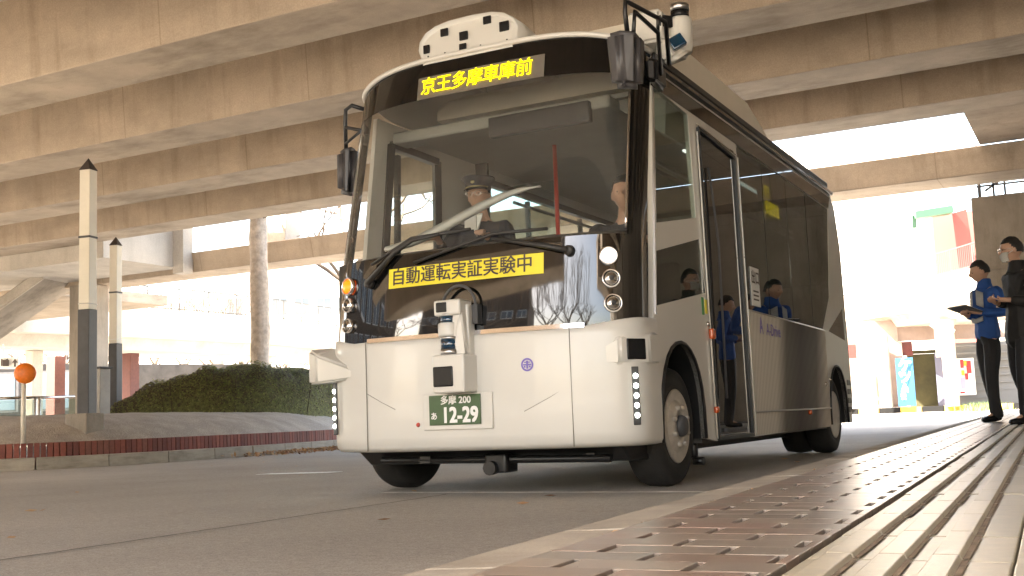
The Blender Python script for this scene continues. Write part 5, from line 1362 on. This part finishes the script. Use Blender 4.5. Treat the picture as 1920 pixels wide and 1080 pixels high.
    if glasses:
        b = MB()
        for sx in (-1, 1):
            b.tube([Mh @ V(sx*.034+.024*math.cos(a), -.104, .002+.017*math.sin(a)) for a in [2*math.pi*k/16 for k in range(17)]], .0022, 5, cap=False); b.tube([Mh @ V(sx*.058, -.104, .006), Mh @ V(sx*.080, -.03, .008), Mh @ V(sx*.082, .02, .0)], .002, 5)
        b.tube([Mh @ V(-.01, -.106, .006), Mh @ V(.01, -.106, .006)], .002, 5)
        bmesh.ops.transform(b.bm, matrix=Mw, verts=b.bm.verts); obj('glasses', b, M['chrome'], t)
    if hat:
        b = MB(); b.lathe([(.083, .035), (.088, .05), (.09, .082), (.118, .115), (.115, .128), (.06, .142), (0, .144)], V(0, .0, 0), V(0, 0, 1), 36)
        bmesh.ops.scale(b.bm, vec=(1, 1.2, 1), verts=b.bm.verts); bmesh.ops.transform(b.bm, matrix=Mw @ Mh, verts=b.bm.verts); hc = obj('peaked_cap', b, mat('navy cap cloth', (.012, .014, .022), .7), t)
        b = MB(); rows = []
        for k in range(15):
            a = math.pi*(.14+.72*k/14); rows.append([b.bm.verts.new(V(-math.cos(a)*.085, -math.sin(a)*.105, .048)), b.bm.verts.new(V(-math.cos(a)*.092, -math.sin(a)*.155-.008, .028))])
        b.skin(rows, False, True); bmesh.ops.solidify(b.bm, geom=b.bm.faces[:], thickness=.004); bmesh.ops.transform(b.bm, matrix=Mw @ Mh, verts=b.bm.verts); obj('peak', b, M['black'], hc)
        b = MB(); b.lathe([(.016, 0), (.012, .006), (0, .008)], V(0, -.112, .085), V(0, -1, .2), 14); b.tube([V(-math.cos(a)*.088, -math.sin(a)*.108-.004, .052) for a in [math.pi*(.1+.8*k/12) for k in range(13)]], .005, 6); bmesh.ops.transform(b.bm, matrix=Mw @ Mh, verts=b.bm.verts); obj('badge', b, mat('gold badge', (.6, .5, .25), .3, 1), hc)
    return t, Mw
STAND = dict(pelvis=(0, 0, .94), waist=(0, -.005, 1.10), chest=(0, 0, 1.28), neckb=(0, .015, 1.43), neck=(0, .005, 1.49), head=(0, -.02, 1.585),
    shl=(.185, .01, 1.385), shr=(-.185, .01, 1.385), ell=(.235, .09, 1.12), elr=(-.235, .09, 1.12), wrl=(.10, -.15, 1.14), wrr=(-.08, -.17, 1.12),
    hipl=(.09, 0, .88), hipr=(-.09, 0, .88), knl=(.10, -.02, .49), knr=(-.10, -.02, .49), anl=(.105, .03, .095), anr=(-.105, .03, .095), toel=(.12, -.10, .04), toer=(-.12, -.10, .04))
def jacket_mat(name, colr, pale=None):
    m_ = mat(name, colr, .75, var=.12, vscale=9, bump=.5, bscale=14)
    return m_
blue = jacket_mat('blue jacket cloth', (.015, .075, .30)); blackc = jacket_mat('black coat cloth', (.013, .012, .012)); navy = jacket_mat('dark trousers cloth', (.014, .014, .017)); whitec = jacket_mat('white panel cloth', (.62, .62, .62))
ZP2 = ZP+.0
# man in the blue jacket
J = dict(STAND); J.update(head=(0, -.035, 1.575), anl=(.085, -.05, .095), toel=(.09, -.18, .04), anr=(-.085, .10, .095), toer=(-.095, -.03, .04), knl=(.09, -.06, .49), knr=(-.09, .02, .49))
pA = V(-1.04, 12.7, ZP)
man, Mw = person('man in a blue and white jacket and dark trousers reading a clipboard beside the bus', tuple(pA), R(-50), 1.0, J, blue, navy, head=(R(10), R(-20), 0), hands={'l': ((-.5, -.8, .1), (0, 0, 1), 1, .7), 'r': ((.6, -.75, .1), (0, 0, 1), -1, .7)}, collar=blue)
b = MB()
for sx in (-1, 1): b.grid(lambda u, v: V(sx*(.03+.085*u), -.112+.022*u-.012*(1-abs(u-.3))-.006*v, 1.385-.16*v-.04*u), 6, 5)
b.grid(lambda u, v: V(-.10+.2*u, -.108-.016*math.sin(math.pi*u), 1.03+.05*v+.04*abs(u-.5)), 8, 2)
bmesh.ops.solidify(b.bm, geom=b.bm.faces[:], thickness=.003); bmesh.ops.transform(b.bm, matrix=Mw, verts=b.bm.verts); obj('white_panel', b, whitec, man)
b = MB(); b.obox(V(.01, -.25, 1.175), V(.16, 0, 0), V(0, .10, -.035), V(0, .003, .006), .002); bmesh.ops.transform(b.bm, matrix=Mw, verts=b.bm.verts)
cb = thing('clipboard', 'dark clipboard with white sheet held by the man in the blue jacket', 'clipboard', tuple(Mw @ V(.01, -.25, 1.17)))
obj('board', b, M['dark_metal'], cb); b = MB(); b.obox(V(.01, -.253, 1.186), V(.148, 0, 0), V(0, .092, -.032), V(0, .0006, .0016)); bmesh.ops.transform(b.bm, matrix=Mw, verts=b.bm.verts); obj('paper', b, M['white'], cb)
# man in the black coat
J = dict(STAND); J.update(anl=(.09, -.08, .095), toel=(.10, -.21, .04), knl=(.10, -.07, .5), anr=(-.09, .10, .095), toer=(-.1, -.03, .04), ell=(.25, .07, 1.10), wrl=(.12, -.17, 1.13), head=(0, -.03, 1.60))
pB = V(-.62, 11.05, ZP)
man2, Mw = person('man in a long black coat with white face mask and glasses at the right edge', tuple(pB), R(-58), .985, J, blackc, navy, mask=True, glasses=True, coat=(0, .01, .66), head=(R(2), R(-16), 0), hands={'l': ((-.5, -.8, .1), (0, 0, 1), 1, .8), 'r': ((.6, -.75, .1), (0, 0, 1), -1, .8)}, collar=blackc)
b = MB(); b.lathe([(.078, -.045), (.080, -.04), (.080, .04), (.078, .045)], V(.232, .035, 1.235), V(.065, .06, -.29).normalized(), 24, cap=False); bmesh.ops.transform(b.bm, matrix=Mw, verts=b.bm.verts); obj('armband', b, M['white'], man2)
# colleague further along the pavement, mirrored in the bus door
J = dict(STAND); J.update(head=(0, -.03, 1.58))
man3, Mw = person('man in a blue jacket holding white papers whose reflection stands in the bus door', (-.33, 14.1, ZP), R(-110), 1.0, J, blue, navy, head=(R(14), 0, 0), hands={'l': ((-.5, -.8, .1), (0, 0, 1), 1, .7), 'r': ((.6, -.75, .1), (0, 0, 1), -1, .7)}, collar=blue)
b = MB(); b.obox(V(.01, -.24, 1.23), V(.11, 0, 0), V(0, .05, -.11), V(0, .002, .001)); bmesh.ops.transform(b.bm, matrix=Mw, verts=b.bm.verts); mono('papers', b, M['white'], 'white papers held by the man mirrored in the bus door', 'papers', loc=Mw @ V(.01, -.24, 1.23))
# driver and passenger
SIT = dict(pelvis=(0, 0, .0), waist=(0, .02, .18), chest=(0, .03, .36), neckb=(0, .03, .51), neck=(0, .01, .57), head=(0, -.02, .67), shl=(.18, .03, .46), shr=(-.18, .03, .46), ell=(.25, -.12, .25), elr=(-.25, -.12, .25), wrl=(.17, -.36, .32), wrr=(-.17, -.36, .32),
    hipl=(.09, -.05, -.02), hipr=(-.09, -.05, -.02), knl=(.12, -.45, .02), knr=(-.12, -.45, .02), anl=(.12, -.52, -.38), anr=(-.12, -.52, -.38), toel=(.12, -.64, -.42), toer=(-.12, -.64, -.42))
for k in SIT: SIT[k] = (SIT[k][0], SIT[k][1], SIT[k][2]+.48)
uni = jacket_mat('dark uniform cloth', (.02, .022, .03))
drv, Mw = person('uniformed driver in a dark peaked cap seated behind the windscreen', (-3.80, 6.80, .845), R(8), 1.0, SIT, uni, navy, hat=True, glasses=True, hands={'l': ((0, -1, .3), (0, 0, -1), 1, .9), 'r': ((0, -1, .3), (0, 0, -1), -1, .9)})
b = MB(); b.hull([V(-.05, -.09, 1.0), V(.05, -.09, 1.0), V(0, -.11, .86), V(-.04, -.06, 1.02), V(.04, -.06, 1.02), V(0, -.08, .85)]); bmesh.ops.transform(b.bm, matrix=Mw, verts=b.bm.verts); obj('shirt', b, M['white'], drv)
J = dict(SIT)
pas, Mw = person('passenger in dark clothes seated just inside the front right pillar', (-2.645, 6.66, .69), R(14), 1.0, J, uni, navy, hands={'l': ((-.3, -1, -.2), (0, 0, -1), 1, .6), 'r': ((.3, -1, -.2), (0, 0, -1), -1, .6)})
